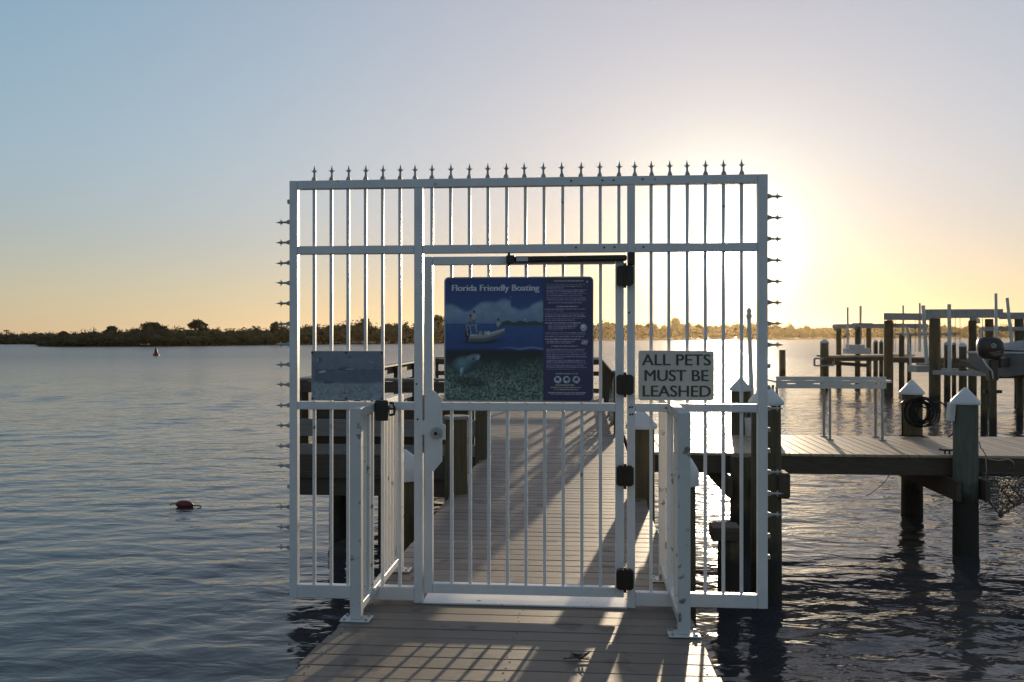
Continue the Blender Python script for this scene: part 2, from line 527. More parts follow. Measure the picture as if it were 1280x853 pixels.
def build_water():
    # rings widening with distance round the pier head; ripples are real geometry
    radii = [1.0]
    while radii[-1] < 110:
        radii.append(radii[-1] * 1.0055)
    while radii[-1] < 3000:
        radii.append(radii[-1] * 1.02)
    radii = np.array(radii)
    fine = np.linspace(-50, 40, 460)                       # degrees from +Y, clockwise positive
    coarse = np.linspace(40, 310, 120)[1:-1]
    ang = np.radians(np.concatenate([fine, coarse]))
    R, A = np.meshgrid(radii, ang, indexing='ij')
    X, Y = R * np.sin(A), R * np.cos(A)
    Z = np.zeros_like(X)
    sp = np.gradient(radii)[:, None] * np.ones_like(A)
    g = np.random.default_rng(3)
    for i in range(110):
        lam = 0.14 * (13.0 ** g.random())
        th = math.radians(g.normal(107, 27))                # mainly along the view, crests near horizontal in the picture
        kx, ky = math.cos(th) * 2 * PI / lam, math.sin(th) * 2 * PI / lam
        slope = 0.0105 * (1.0 if lam < 0.7 else 0.7)
        amp = slope * lam / (2 * PI)
        fade = np.clip((lam / sp - 3.0) / 3.0, 0, 1)
        px = 0.25 * np.sin(0.35 * X + i) + 0.25 * np.sin(0.27 * Y + 2 * i)
        Z += amp * fade * np.sin(kx * X + ky * Y + g.random() * 2 * PI + 2.0 * px)
    # the breeze comes in patches
    patch = (0.70 + 1.2 * np.clip((R - 14) / 40, 0, 1)) * (0.85 + 0.30 * np.sin(0.11 * X + 0.07 * Y) * np.sin(0.16 * Y - 0.05 * X + 1.0))
    Z = Z * patch + WATER
    nr, na = X.shape
    verts = np.stack([X, Y, Z], -1).reshape(-1, 3)
    verts = np.concatenate([verts, [[0, 0, WATER]]])
    i, j = np.meshgrid(np.arange(nr - 1), np.arange(na), indexing='ij')
    j2 = (j + 1) % na
    quads = np.stack([i * na + j, i * na + j2, (i + 1) * na + j2, (i + 1) * na + j], -1).reshape(-1, 4)
    quads = quads[:, ::-1]
    tris = np.stack([np.full(na, nr * na), np.arange(na), (np.arange(na) + 1) % na], -1)[:, ::-1]
    me = bpy.data.meshes.new("water")
    loops = np.concatenate([quads.ravel(), tris.ravel()]).astype(np.int32)
    starts = np.concatenate([np.arange(len(quads)) * 4, len(quads) * 4 + np.arange(len(tris)) * 3]).astype(np.int32)
    me.vertices.add(len(verts)); me.vertices.foreach_set("co", verts.astype(np.float32).ravel())
    me.loops.add(len(loops)); me.loops.foreach_set("vertex_index", loops)
    me.polygons.add(len(starts)); me.polygons.foreach_set("loop_start", starts)
    me.update(calc_edges=True)
    me.polygons.foreach_set("use_smooth", np.ones(len(starts), dtype=bool))
    me.materials.append(M['water'])
    o = link("water", me)
    tag(o, "rippled blue grey water of the wide bay", None, None, "structure")
    # which way do the faces look?
    if me.polygons[0].normal.z < 0:
        me.flip_normals()


build_water()
# ------------------------------------------------------------------ the pier: boards, beams
DX0, DX1 = -1.35, 0.63                     # deck edges
PIER_END = 23.9


def board_mesh(name, L, w, h, m):
    """one deck board, origin at its middle, a chamfered plank with a shallow groove along each edge"""
    mb = MB()
    mb.obox((0, 0, -h / 2), (1, 0, 0), (0, 1, 0), (0, 0, 1), L / 2, w / 2, h / 2, 0.004)
    me = bpy.data.meshes.new(name)
    me.from_pydata(mb.v, [], mb.f)
    me.materials.append(m)
    me.update()
    return me


pier = thing("pier", "long narrow pier of grey cross boards running through the gate", "pier", (0, 0, 0))
bm_ = board_mesh("board", DX1 - DX0, 0.142, 0.026, M['deck'])
y = GY + 0.08
while y < PIER_END:
    if True:
        o = link("board", bm_, pier, ((DX0 + DX1) / 2 + random.uniform(-.006, .006), y, random.uniform(-.0015, .0015)))
        o.rotation_euler = (random.uniform(-.004, .004), random.uniform(-.001, .001), random.uniform(-.0012, .0012))
    y += 0.152
for x in (DX0 + 0.06, DX1 - 0.06, -0.36):
    MB().box(x - 0.02, x + 0.02, GY + 0.01, PIER_END, -0.27, -0.030).build("edge_beam", M['timber'], pier)
# the approach in front of the gate slopes up towards the shore
RAMP = 0.055
ramp = thing("approach_ramp", "sloping approach ramp of wide grey boards in front of the gate", "ramp", (0, GY, 0))
rb_ = board_mesh("ramp_board", DX1 - DX0, 0.156, 0.026, M['deck'])
y = GY - 0.012
while y > -2.4:
    o = link("board", rb_, ramp, ((DX0 + DX1) / 2 + random.uniform(-.008, .008), y - GY, (GY - y) * RAMP + random.uniform(-.0012, .0012)))
    o.rotation_euler = (-math.atan(RAMP) + random.uniform(-.004, .004), random.uniform(-.001, .001), random.uniform(-.0015, .0015))
    y -= 0.163
sc_ = MB()                                 # deck screws, two to a board over each beam
y = GY - 0.012
while y > 2.5:
    for x in (DX0 + 0.06, -0.36, DX1 - 0.06):
        for d_ in (-.045, .045):
            q_ = Vector((x + random.uniform(-.012, .012), y + d_ + random.uniform(-.006, .006), (GY - y - d_) * RAMP))
            sc_.cyl(q_ + Vector((0, 0, -.003)), q_ + Vector((0, 0, .0016)), .0055, .005, 6)
    y -= 0.163
tag(sc_.build("deck_screws", M['bronze'], ramp), None, None, None, "stuff")
for x in (DX0 + 0.06, DX1 - 0.06, -0.36):
    MB().beam((x, GY - 0.01, -0.15), (x, -2.5, -0.15 + (GY + 2.5) * RAMP), 0.04, 0.22).build("edge_beam", M['timber'], ramp)
y = GY + 1.0
while y < 23:
    MB().box(DX0 - 0.1, DX1 + 0.1, y - 0.05, y + 0.05, -0.52, -0.274).build("cross_beam", M['timber'], pier)
    y += 3.0


# ------------------------------------------------------------------ pilings
def pile(x, y, r, top, label, cap=None, group="round wooden pilings", m='pile', bottom=None, name="piling", n=18):
    """a round timber piling driven into the bottom; cap: 'cone' white cone, 'flat' thin lid, or None"""
    t = thing(name, label, "piling", (x, y, WATER), group)
    zb = WATER - 0.8 if bottom is None else bottom
    mb = MB()
    prof = []
    for i in range(7):
        f = i / 6
        prof.append((r * (1.06 - 0.09 * f) * random.uniform(0.985, 1.015), zb + (top - zb) * f))
    mb.lathe((x, y, 0), prof, n, wob=0.018)
    mb.build("shaft", M[m], t)
    if cap == 'cone':
        c = MB()
        c.lathe((x, y, 0), [(r * 1.17, top - 0.025), (r * 1.19, top - 0.005), (r * 1.15, top + 0.018), (r * 0.6, top + 0.018 + r * 0.60), (0.02, top + 0.018 + r * 1.13), (0.008, top + 0.02 + r * 1.15)], n)
        c.build("cap", M['cap'], t)
    elif cap == 'dome':
        c = MB()
        c.lathe((x, y, 0), [(r * 1.18, top - 0.06), (r * 1.20, top + 0.05), (r * 1.08, top + 0.10), (r * 0.72, top + 0.19), (r * 0.2, top + 0.25), (0.01, top + 0.255)], n)
        c.build("cap", M['cap'], t)
    elif cap == 'flat':
        c = MB()
        c.lathe((x, y, 0), [(r * 1.10, top), (r * 1.12, top + 0.02), (r * 1.02, top + 0.035)], n)
        c.build("cap", M['grey_board'], t)
    elif cap == 'small':
        c = MB()
        c.lathe((x, y, 0), [(r * 1.1, top - 0.05), (r * 1.12, top), (r * 0.5, top + r * 0.6), (0.01, top + r * 0.9)], n)
        c.build("cap", M['cap'], t)
    return t


def top_of(v, D):
    return CH + (HV - v) / FPX * D


# by the pier
pile(-1.86, 9.05, 0.155, 0.20, "low piling with white rounded cap left of the pier, just behind the black key box", 'dome', "pilings along the pier")
pile(0.93, 8.55, 0.155, 0.27, "low piling with white rounded cap tucked behind the right side railing", 'dome', "pilings along the pier")
pile(-1.31, 9.1, 0.125, 0.77, "bare dark piling with flat lid on the pier's edge behind the gate lock", 'flat', "pilings along the pier")
pile(0.60, 9.05, 0.135, 0.72, "tall piling with white cone cap between the gate hinges and the right railing", 'cone', "pilings along the pier")
pile(-1.335, 11.62, 0.088, 0.68, "brown corner post where the viewing platform meets the pier", None, "pilings along the pier", n=12)
pile(-3.55, 12.6, 0.13, -0.32, "dark piling under the far left corner of the viewing platform", None, "pilings under the viewing platform")
pile(-2.75, 12.35, 0.15, -0.32, "dark piling under the middle of the viewing platform", None, "pilings under the viewing platform")
pile(-1.75, 12.35, 0.15, -0.32, "dark piling under the pier side of the viewing platform", None, "pilings under the viewing platform")

# ------------------------------------------------------------------ viewing platform on the left
VY0, VY1, VX0, VX1 = 11.85, 22.2, -3.98, -1.343
vp = thing("viewing_platform", "broad wooden viewing platform with dark fascia left of the pier", "platform", (VX0, VY0, 0))
vb = board_mesh("platform_board", VX1 - VX0, 0.138, 0.03, M['deck'])
y = VY0 + 0.07
while y < VY1:
    link("board", vb, vp, ((VX1 - VX0) / 2, y - VY0, -.0035 + random.uniform(-.001, .001)))
    y += 0.148
MB().box(VX0, VX1, VY0 - 0.045, VY0 - 0.004, -0.31, 0.004).build("fascia", M['timber'], vp)
MB().box(VX0 + 0.02, VX1, VY0 + 0.02, VY0 + 0.08, -0.56, -0.314).build("fascia", M['timber'], vp)
MB().box(VX0, VX0 + 0.04, VY0, VY1, -0.31, -0.032).build("edge_beam", M['timber'], vp)
MB().box(VX1 - 0.04, VX1, VY0, VY1, -0.31, -0.032).build("edge_beam", M['timber'], vp)

# its railings: posts, cap rail, face board and the two lower boards
def platform_railing(p0, p1, label, posts, lower=True, h=1.05):
    p0, p1 = Vector(p0), Vector(p1)
    t = thing("timber_railing", label, "railing", p0, "timber railings on the pier")
    d = (p1 - p0).normalized()
    s = d.cross(Vector((0, 0, 1)))
    L = (p1 - p0).length
    for f in np.linspace(0.045 / L, 1 - 0.045 / L, posts):
        q = p0 + (p1 - p0) * float(f)
        MB().box(q.x - 0.045, q.x + 0.045, q.y - 0.045, q.y + 0.045, 0.002, h - 0.04, 0.006).build("post", M['timber'], t)
    c = lambda z, off: (p0 + s * off + Vector((0, 0, z)), p1 + s * off + Vector((0, 0, z)))
    MB().beam(*c(h - 0.018, 0.0), 0.16, 0.036, 0.005).build("cap_rail", M['grey_board'], t)
    MB().beam(*c(h - 0.12, 0.066), 0.038, 0.15, 0.004).build("face_board", M['timber'], t)
    if lower:
        MB().beam(*c(0.37, 0.066), 0.038, 0.235, 0.005).build("middle_board", M['grey_board'], t)
        MB().beam(*c(0.075, 0.066), 0.038, 0.14, 0.005).build("kick_board", M['grey_board'], t)
    else:
        MB().beam(*c(0.62, 0.066), 0.038, 0.12, 0.004).build("middle_board", M['timber'], t)
        MB().beam(*c(0.16, 0.066), 0.038, 0.12, 0.004).build("kick_board", M['timber'], t)
    return t


platform_railing((VX0, VY0 + 0.10, 0), (VX1, VY0 + 0.10, 0), "front railing of the viewing platform with grey boards, facing the gate", 4)
platform_railing((VX0 + 0.1, VY1, 0), (VX0 + 0.1, VY0 + 0.24, 0), "sunlit side railing along the outer left edge of the viewing platform", 6, lower=False)
platform_railing((VX0, PIER_END - 0.2, 0), (DX1, PIER_END - 0.2, 0), "end railing across the far end of the pier", 4, lower=False)
platform_railing((DX1 - 0.06, 14.8, 0), (DX1 - 0.06, PIER_END - 0.4, 0), "timber railing along the right edge of the pier with a net hung on it", 6, lower=False)
# back deck strip that joins the platform to the pier's end
MB().box(VX0, DX0 - 0.01, VY1 + 0.01, PIER_END, -0.2, -0.004).build("deck_slab", M['timber'], vp)

# benches with their backs to the front railing
bn = thing("bench", "dark storage bench behind the front railing of the viewing platform", "bench", (-3.8, VY0 + 0.3, 0))
MB().box(-3.75, -1.5, VY0 + 0.32, VY0 + 0.36, 0.03, 0.62, 0.004).build("backrest", M['timber'], bn)
MB().box(-3.75, -1.5, VY0 + 0.36, VY0 + 0.85, 0.40, 0.45, 0.004).build("seat", M['grey_board'], bn)
for x in (-3.6, -2.6, -1.65):
    MB().box(x - .04, x + .04, VY0 + 0.72, VY0 + 0.80, 0.003, 0.398).build("leg", M['timber'], bn)


# net hung on the right railing
def hung_net(name, label, quad, nu, nv, r, m, sag=0.06, cat="net"):
    a, b, c, d = [Vector(q) for q in quad]             # corners in order round
    g = {}
    for i in range(nu + 1):
        for j in range(nv + 1):
            u, w = i / nu, j / nv
            p = a * (1 - u) * (1 - w) + b * u * (1 - w) + c * u * w + d * (1 - u) * w
            p = p + Vector((random.uniform(-1, 1), random.uniform(-1, 1), random.uniform(-1, 1))) * sag * math.sin(PI * u) ** .5 * (0.3 + w)
            g[i, j] = p
    t = thing(name, label, cat, a)
    mb = MB()
    for i in range(nu + 1):
        mb.tube([g[i, j] for j in range(nv + 1)], r, 4)
    for j in range(nv + 1):
        mb.tube([g[i, j] for i in range(nu + 1)], r, 4)
    mb.build("mesh_cords", M[m], t)
    mb = MB()
    mb.tube([g[i, 0] for i in range(nu + 1)], r * 2.5, 6)
    mb.build("edge_rope", M[m], t)
    return t


hung_net("cargo_net", "pale knotted net hung on the right pier railing, seen beside the gate hinges",
         ((0.60, 14.9, 1.0), (0.60, 17.6, 1.0), (0.52, 17.6, 0.10), (0.50, 14.9, 0.12)), 22, 10, 0.009, 'rope', 0.035)

# ------------------------------------------------------------------ the white gate screen
BZ, MZ0, MZ1, SZ0, SZ1, TZ0, TZ1 = (0.016, 0.097), 1.182, 1.231, 2.142, 2.193, 2.546, 2.598
TH = 0.05
X_L, X_R = gx(363.3), gx(958.8)
XP0, XP1 = (gx(518.5), gx(529.0)), (gx(784.0), gx(793.6))
fence = thing("gate_screen", "white steel picket screen with spiked top and sides across the pier", "fence", ((X_L + X_R) / 2, GY, 0))


def vbar(name, x0, x1, z0, z1, parent, m='white', y0=GY - TH / 2, y1=GY + TH / 2, ch=0.003):
    return MB().box(x0, x1, y0, y1, z0, z1, ch).build(name, M[m], parent)


vbar("post", X_L, X_L + TH, BZ[0], TZ1, fence)
vbar("post", X_R - 0.058, X_R, BZ[0], TZ1, fence)
vbar("post", *XP0, 0.0, TZ0 - 0.001, fence)
vbar("post", *XP1, 0.0, TZ0 - 0.001, fence)
e = 0.0015
vbar("top_rail", X_L + TH + e, X_R - 0.058 - e, TZ0, TZ1, fence)
for a, b in ((X_L + TH, XP0[0]), (XP0[1], XP1[0]), (XP1[1], X_R - 0.058)):
    vbar("rail", a + e, b - e, SZ0, SZ1, fence)
for a, b in ((X_L + TH, XP0[0]), (XP1[1], X_R - 0.058)):
    vbar("rail", a + e, b - e, MZ0, MZ1, fence)
    vbar("bottom_rail", a + e, b - e, *BZ, fence)
vbar("threshold", XP0[1] + e, XP1[0] - e, 0.003, 0.014, fence, m='sill', y0=GY - 0.050, y1=GY + 0.15)

lx = [gx(u) for u in (393, 414.2, 435.2, 457, 478.4, 500)]
rx = [gx(u) for u in (813.8, 836, 859, 881.6, 904.2, 926.8)]
cx = [gx(540 + 23.36 * i) for i in range(11)]
PW = 0.0095


def picket_mesh(h):
    mb = MB(); mb.obox((0, 0, h / 2), (1, 0, 0), (0, 1, 0), (0, 0, 1), PW, PW, h / 2, 0.0015)
    me = bpy.data.meshes.new("picket"); me.from_pydata(mb.v, [], mb.f); me.materials.append(M['white']); me.update()
    return me


p_low, p_mid, p_top = picket_mesh(MZ0 - BZ[1] - .002), picket_mesh(SZ0 - MZ1 - .002), picket_mesh(TZ0 - SZ1 - .002)
fo = fence.location
for x in lx + rx:
    link("picket", p_low, fence, (x - fo.x, 0, BZ[1] + .001))
    link("picket", p_mid, fence, (x - fo.x, 0, MZ1 + .001))
for x in lx + rx + cx:
    link("picket", p_top, fence, (x - fo.x, 0, SZ1 + .001))


def finial_mesh():
    mb = MB()
    mb.obox((0, 0, 0.006), (1, 0, 0), (0, 1, 0), (0, 0, 1), 0.014, 0.014, 0.006, 0.002)
    mb.obox((0, 0, 0.017), (1, 0, 0), (0, 1, 0), (0, 0, 1), 0.011, 0.011, 0.0055, 0.002)
    mb.lathe((0, 0, 0), [(0.0075, 0.022), (0.006, 0.048), (0.0085, 0.054), (0.0095, 0.062), (0.007, 0.070), (0.0035, 0.082), (0.0006, 0.096)], 8)
    for a in range(4):
        d = Vector((math.cos(a * PI / 2), math.sin(a * PI / 2), 0))
        mb.cyl(d * 0.006 + Vector((0, 0, 0.056)), d * 0.020 + Vector((0, 0, 0.066)), 0.0045, 0.001, 5)
    me = bpy.data.meshes.new("finial"); me.from_pydata(mb.v, [], mb.f)
    me.polygons.foreach_set("use_smooth", [False] * len(mb.f)); me.materials.append(M['finial']); me.update()
    return me


def stub_mesh():
    mb = MB()
    mb.obox((0, 0, 0.009), (1, 0, 0), (0, 1, 0), (0, 0, 1), 0.013, 0.013, 0.009, 0.003)
    me = bpy.data.meshes.new("finial_socket"); me.from_pydata(mb.v, [], mb.f); me.materials.append(M['finial']); me.update()
    return me


fin, stub = finial_mesh(), stub_mesh()
for u in (393, 414.6, 436, 457, 478.6, 500, 518.8, 540, 563.6, 586.3, 609.6, 632.6, 655.5, 679.2, 702.3, 726, 749.6, 773.6, 793.5, 814.6, 837.3, 859.2, 881.8, 904.7, 927):
    o = link("finial", fin, fence, (gx(u) - fo.x, 0, TZ1 + 0.0005))
    o.rotation_euler = (random.uniform(-.03, .03), random.uniform(-.04, .04), random.uniform(-.15, .15))
vl = [252.5 + 25.4 * i for i in range(18)]
for i, v in enumerate(vl):
    o = link("finial_socket" if i in (0, 14) else "finial", stub if i in (0, 14) else fin, fence, (X_L - .0005 - fo.x, 0, gz(363.3, v)))
    o.rotation_euler = (random.uniform(-.03, .03), -PI / 2 + random.uniform(-.04, .04), 0)
vr = [245.7 + 26.5 * i for i in range(18)]
for i, v in enumerate(vr):
    st = i in (8, 9, 11, 12, 16, 17)
    o = link("finial_socket" if st else "finial", stub if st else fin, fence, (X_R + .0005 - fo.x, 0, gz(958.8, v)))
    o.rotation_euler = (random.uniform(-.03, .03), PI / 2 + random.uniform(-.04, .04), 0)
# bolts on the rails
for u, v in ((714, 227), (753, 226.5), (767, 226.3), (803, 225), (720, 310), (755, 310), (768, 309.6), (804, 309.5), (521.5, 480), (523, 524), (787, 509), (790, 508.6), (787.5, 518), (790.5, 517.6), (786, 391), (832, 510)):
    x, z = gx(u), gz(u, v)
    MB().cyl((x, GY - TH / 2 + .001, z), (x, GY - TH / 2 - .004, z), 0.0065, 0.005, 8).build("bolt", M['bronze'], fence)

# ------------------------------------------------------------------ gate leaf
LZ = (0.064, 0.123, 2.071, 2.121)
GX0, GX1 = gx(531.2), gx(779.6)
gate = thing("gate_leaf", "hinged white picket gate leaf in the middle of the screen, closed", "gate", ((GX0 + GX1) / 2, GY, 0))
go = gate.location
vbar("stile", GX0, GX0 + .05, LZ[0], LZ[3], gate)
vbar("stile", GX1 - .05, GX1, LZ[0], LZ[3], gate)
vbar("top_rail", GX0 + .05 + e, GX1 - .05 - e, LZ[2], LZ[3], gate)
vbar("middle_rail", GX0 + .05 + e, GX1 - .05 - e, MZ0, MZ1, gate)
vbar("bottom_rail", GX0 + .05 + e, GX1 - .05 - e, LZ[0], LZ[1], gate)
gb = [gx(564.6 + 23.25 * i) for i in range(9)]
q_low, q_up = picket_mesh(MZ0 - LZ[1] - .002), picket_mesh(LZ[2] - MZ1 - .002)
for x in gb:
    link("picket", q_low, gate, (x - go.x, 0, LZ[1] + .001))
    link("picket", q_up, gate, (x - go.x, 0, MZ1 + .001))
# latch plate with its bevelled outline, lock cylinder, latch tongue over the gap
lp = [(gx(532), gz(532, 588)), (gx(543.6), gz(544, 588)), (gx(553.6), gz(553, 576)), (gx(553.6), gz(553, 549)), (gx(557.6), gz(557, 549)), (gx(557.6), gz(557, 531)),
      (gx(553.6), gz(553, 529)), (gx(553.6), gz(553, 497.5)), (gx(542.2), gz(542, 487.5)), (gx(532), gz(532, 487.5))]
plate = MB().prism(lp, GY - TH / 2 - .008, GY - TH / 2 - .001).build("latch_plate", M['white'], gate)
cxl, czl = gx(546.5), gz(546.5, 541)
yl = GY - TH / 2 - .008
lk = MB()
lk.cyl((cxl, yl, czl), (cxl, yl - .012, czl), 0.036, 0.034, 24)
lk.cyl((cxl, yl - .012, czl), (cxl, yl - .024, czl), 0.024, 0.021, 20)
lk.build("lock", M['steel'], plate)
ky = MB(); ky.cyl((cxl, yl - .024, czl), (cxl, yl - .030, czl), 0.012, 0.011, 14); ky.box(cxl - .002, cxl + .002, yl - .033, yl - .0305, czl - .008, czl + .008)
ky.build("keyhole", M['bronze'], plate)
MB().box(gx(525.5), gx(536), GY - TH / 2 - .0055, GY - TH / 2 - .001, gz(530, 543), gz(530, 525), 0.001).build("latch_tongue", M['white'], gate)
MB().box(gx(529.3), gx(530.9), GY + .005, GY + .02, gz(530, 566), gz(530, 494)).build("gap_strip", M['bronze'], gate)
# hinges
for v in (345.5, 480.5, 593.3, 721.5):
    xa, xb = gx(770), gx(791.3)
    z = gz(780, v)
    hn = MB()
    hh, hw = 0.060, (xb - xa) / 2
    xm = (xa + xb) / 2
    hn.prism([(xm - hw, z - hh + .012), (xm - hw + .016, z - hh), (xm + hw - .016, z - hh), (xm + hw, z - hh + .012),
              (xm + hw, z + hh - .012), (xm + hw - .016, z + hh), (xm - hw + .016, z + hh), (xm - hw, z + hh - .012)], GY - TH / 2 - .042, GY - TH / 2 - .001)
    h = hn.build("hinge", M['bronze'], gate)
    MB().cyl((xm, GY - TH / 2 - .040, z - hh - .014), (xm, GY - TH / 2 - .040, z + hh + .014), 0.009, None, 10).build("hinge_pin", M['bronze'], h)
# door closer
za, zb = gz(640, 325.5), gz(788, 323.5)
xa, xb = gx(634), gx(789)
cl = MB()
cl.beam((gx(645), GY - .052, za), (gx(783), GY - .052, zb), 0.034, 0.035, 0.008)
clo = cl.build("door_closer", M['bronze'], gate)
c2 = MB(); c2.box(xa, gx(645) - .002, GY - .075, GY - .027, za - .026, za + .024, .004); c2.cyl((gx(637), GY - .05, za - .04), (gx(637), GY - .05, za + .042), .008, None, 8)
c2.build("closer_bracket", M['bronze'], clo)
c3 = MB(); c3.box(gx(784), gx(792.4), GY - .072, GY - .027, gz(788, 332.5), gz(788, 316.5), .006)
c3.build("closer_bracket", M['bronze'], clo)
c4 = MB(); c4.box(gx(646.5), gx(661), GY - .0745, GY - .0725, za - .013, za + .013); c4.build("closer_label", M['sign_back'], clo)

# ------------------------------------------------------------------ the two side railings of the gate
def side_railing(x, y0, y1, label, offs):
    t = thing("side_railing", label, "railing", (x, y0, 0), "white side railings of the gate")
    top = 1.233
    for y in (y0, y1):
        zb = max(0.0, (GY - y) * RAMP) + .006
        p = MB().box(x - .032, x + .032, y - .03, y + .03, zb + 0.009, top - .003, .004).build("post", M['white_worn'], t)
        bp = MB(); bp.box(x - .085, x + .085, y - .055, y + .055, zb, zb + 0.0085, .002)
        bo = bp.build("base_plate", M['white_worn'], t)
        for sx in (-1, 1):
            for sy in (-1, 1):
                MB().cyl((x + sx * .062, y + sy * .036, zb + .0085), (x + sx * .062, y + sy * .036, zb + .019), .009, .008, 6).build("anchor_bolt", M['steel'], bo)
    MB().box(x - .030, x + .030, y0 + .0315, y1 - .0315, MZ0, MZ1, .003).build("top_rail", M['white_worn'], t)
    MB().box(x - .022, x + .022, y0 + .0315, y1 - .0315, 0.066, 0.113, .003).build("bottom_rail", M['white_worn'], t)
    pm = MB(); h = MZ0 - .115
    pm.obox((0, 0, h / 2), (1, 0, 0), (0, 1, 0), (0, 0, 1), .0095, .0095, h / 2, .0015)
    me = bpy.data.meshes.new("picket"); me.from_pydata(pm.v, [], pm.f); me.materials.append(M['white_worn']); me.update()
    for d_ in offs:
        link("picket", me, t, (0, d_, .114))
    return t


XSL, XSR = -1.275, 0.542
side_railing(XSL, 4.90, 6.04, "left white side railing with chipped paint standing at the deck's left edge", (.09, .185, .28, .37, .66, .75, .84, .93, 1.02))
side_railing(XSR, 4.77, 5.94, "right white side railing standing at the deck's right edge", (.10, .21, .32, .43, .64, .75, .86, .97))

# key box on the left railing
kb = thing("key_box", "small black key box hung on the left side railing's top", "key box", (XSL + .045, 5.22, 1.2))
MB().box(XSL + .034, XSL + .115, 5.19, 5.25, 1.128, 1.250, .006).build("box_body", M['black'], kb)
sh = MB()
sh.tube([(XSL + .118, 5.22, 1.235), (XSL + .142, 5.22, 1.232), (XSL + .15, 5.22, 1.20), (XSL + .146, 5.22, 1.165), (XSL + .118, 5.22, 1.160)], .008, 8)
sh.beam((XSL + .118, 5.22, 1.198), (XSL + .15, 5.22, 1.198), .012, .012)
sh.build("shackle", M['black'], kb)


# ------------------------------------------------------------------ signs
def lin(r, g, b, k=1.0):
    f = lambda c: (c / 255 / 12.92) if c / 255 <= 0.04045 else ((c / 255 + 0.055) / 1.055) ** 2.4
    return np.array([min(0.9, f(r) * k), min(0.9, f(g) * k), min(0.9, f(b) * k)])


def print_mat(name):
    m, n, l, b = new_mat(name)
    a = n.new("ShaderNodeAttribute"); a.attribute_name = "print"
    l.new(a.outputs['Color'], b.inputs['Base Color'])
    b.inputs['Roughness'].default_value = 0.4
    return m


def printed_sheet(name, x0, x1, z0, z1, y, colors, mat, parent, radius=0.0, grey=0.0):
    """a flat print as a fine grid with one colour per point; points outside the rounded corners are left out"""
    nz, nx, _ = colors.shape
    xs, zs = np.linspace(x0, x1, nx), np.linspace(z1, z0, nz)
    Xg, Zg = np.meshgrid(xs, zs)
    inside = np.ones_like(Xg, bool)
    if radius:
        dx = np.maximum(np.maximum(x0 + radius - Xg, Xg - (x1 - radius)), 0)
        dz = np.maximum(np.maximum(z0 + radius - Zg, Zg - (z1 - radius)), 0)
        inside = np.hypot(dx, dz) <= radius
    o0 = origin(parent)
    v = np.stack([Xg - o0.x, np.full_like(Xg, y - o0.y), Zg - o0.z], -1).reshape(-1, 3)
    idx = np.arange(nx * nz).reshape(nz, nx)
    q = np.stack([idx[:-1, :-1], idx[1:, :-1], idx[1:, 1:], idx[:-1, 1:]], -1).reshape(-1, 4)
    ok = inside.ravel()[q].all(1)
    q = q[ok]
    me = bpy.data.meshes.new(name)
    me.from_pydata(v.tolist(), [], q.tolist())
    lum_ = colors @ np.array([.25, .6, .15])
    colors = colors * (1 - grey) + lum_[..., None] * grey
    at = me.color_attributes.new("print", 'FLOAT_COLOR', 'POINT')
    at.data.foreach_set("color", np.concatenate([colors.reshape(-1, 3), np.ones((nx * nz, 1))], 1).astype(np.float32).ravel())
    me.materials.append(mat)
    me.update()
    return link(name, me, parent)


def vnoise(nx, nz, cell, seed, octaves=4):
    g = np.random.default_rng(seed)
    out = np.zeros((nz, nx)); amp = 1.0; tot = 0
    for o in range(octaves):
        c = max(1.0, cell / 2 ** o)
        gy, gxn = int(nz / c) + 3, int(nx / c) + 3
        grid = g.random((gy, gxn))
        yy, xx = np.arange(nz) / c, np.arange(nx) / c
        y0, x0 = yy.astype(int), xx.astype(int)
        fy, fx = (yy - y0)[:, None], (xx - x0)[None, :]
        fy, fx = fy * fy * (3 - 2 * fy), fx * fx * (3 - 2 * fx)
        a = grid[y0][:, x0]; b = grid[y0][:, x0 + 1]; c2 = grid[y0 + 1][:, x0]; d = grid[y0 + 1][:, x0 + 1]
        out += amp * (a * (1 - fy) * (1 - fx) + b * (1 - fy) * fx + c2 * fy * (1 - fx) + d * fy * fx); tot += amp; amp *= 0.55
    return out / tot


def rounded_plate(x0, x1, z0, z1, r, y0, y1, n=6):
    pts = []
    for cx_, cz_, a0 in ((x1 - r, z0 + r, -PI / 2), (x1 - r, z1 - r, 0), (x0 + r, z1 - r, PI / 2), (x0 + r, z0 + r, PI)):
        for i in range(n + 1):
            a = a0 + PI / 2 * i / n
            pts.append((cx_ + r * math.cos(a), cz_ + r * math.sin(a)))
    return MB().prism(pts, y0, y1)


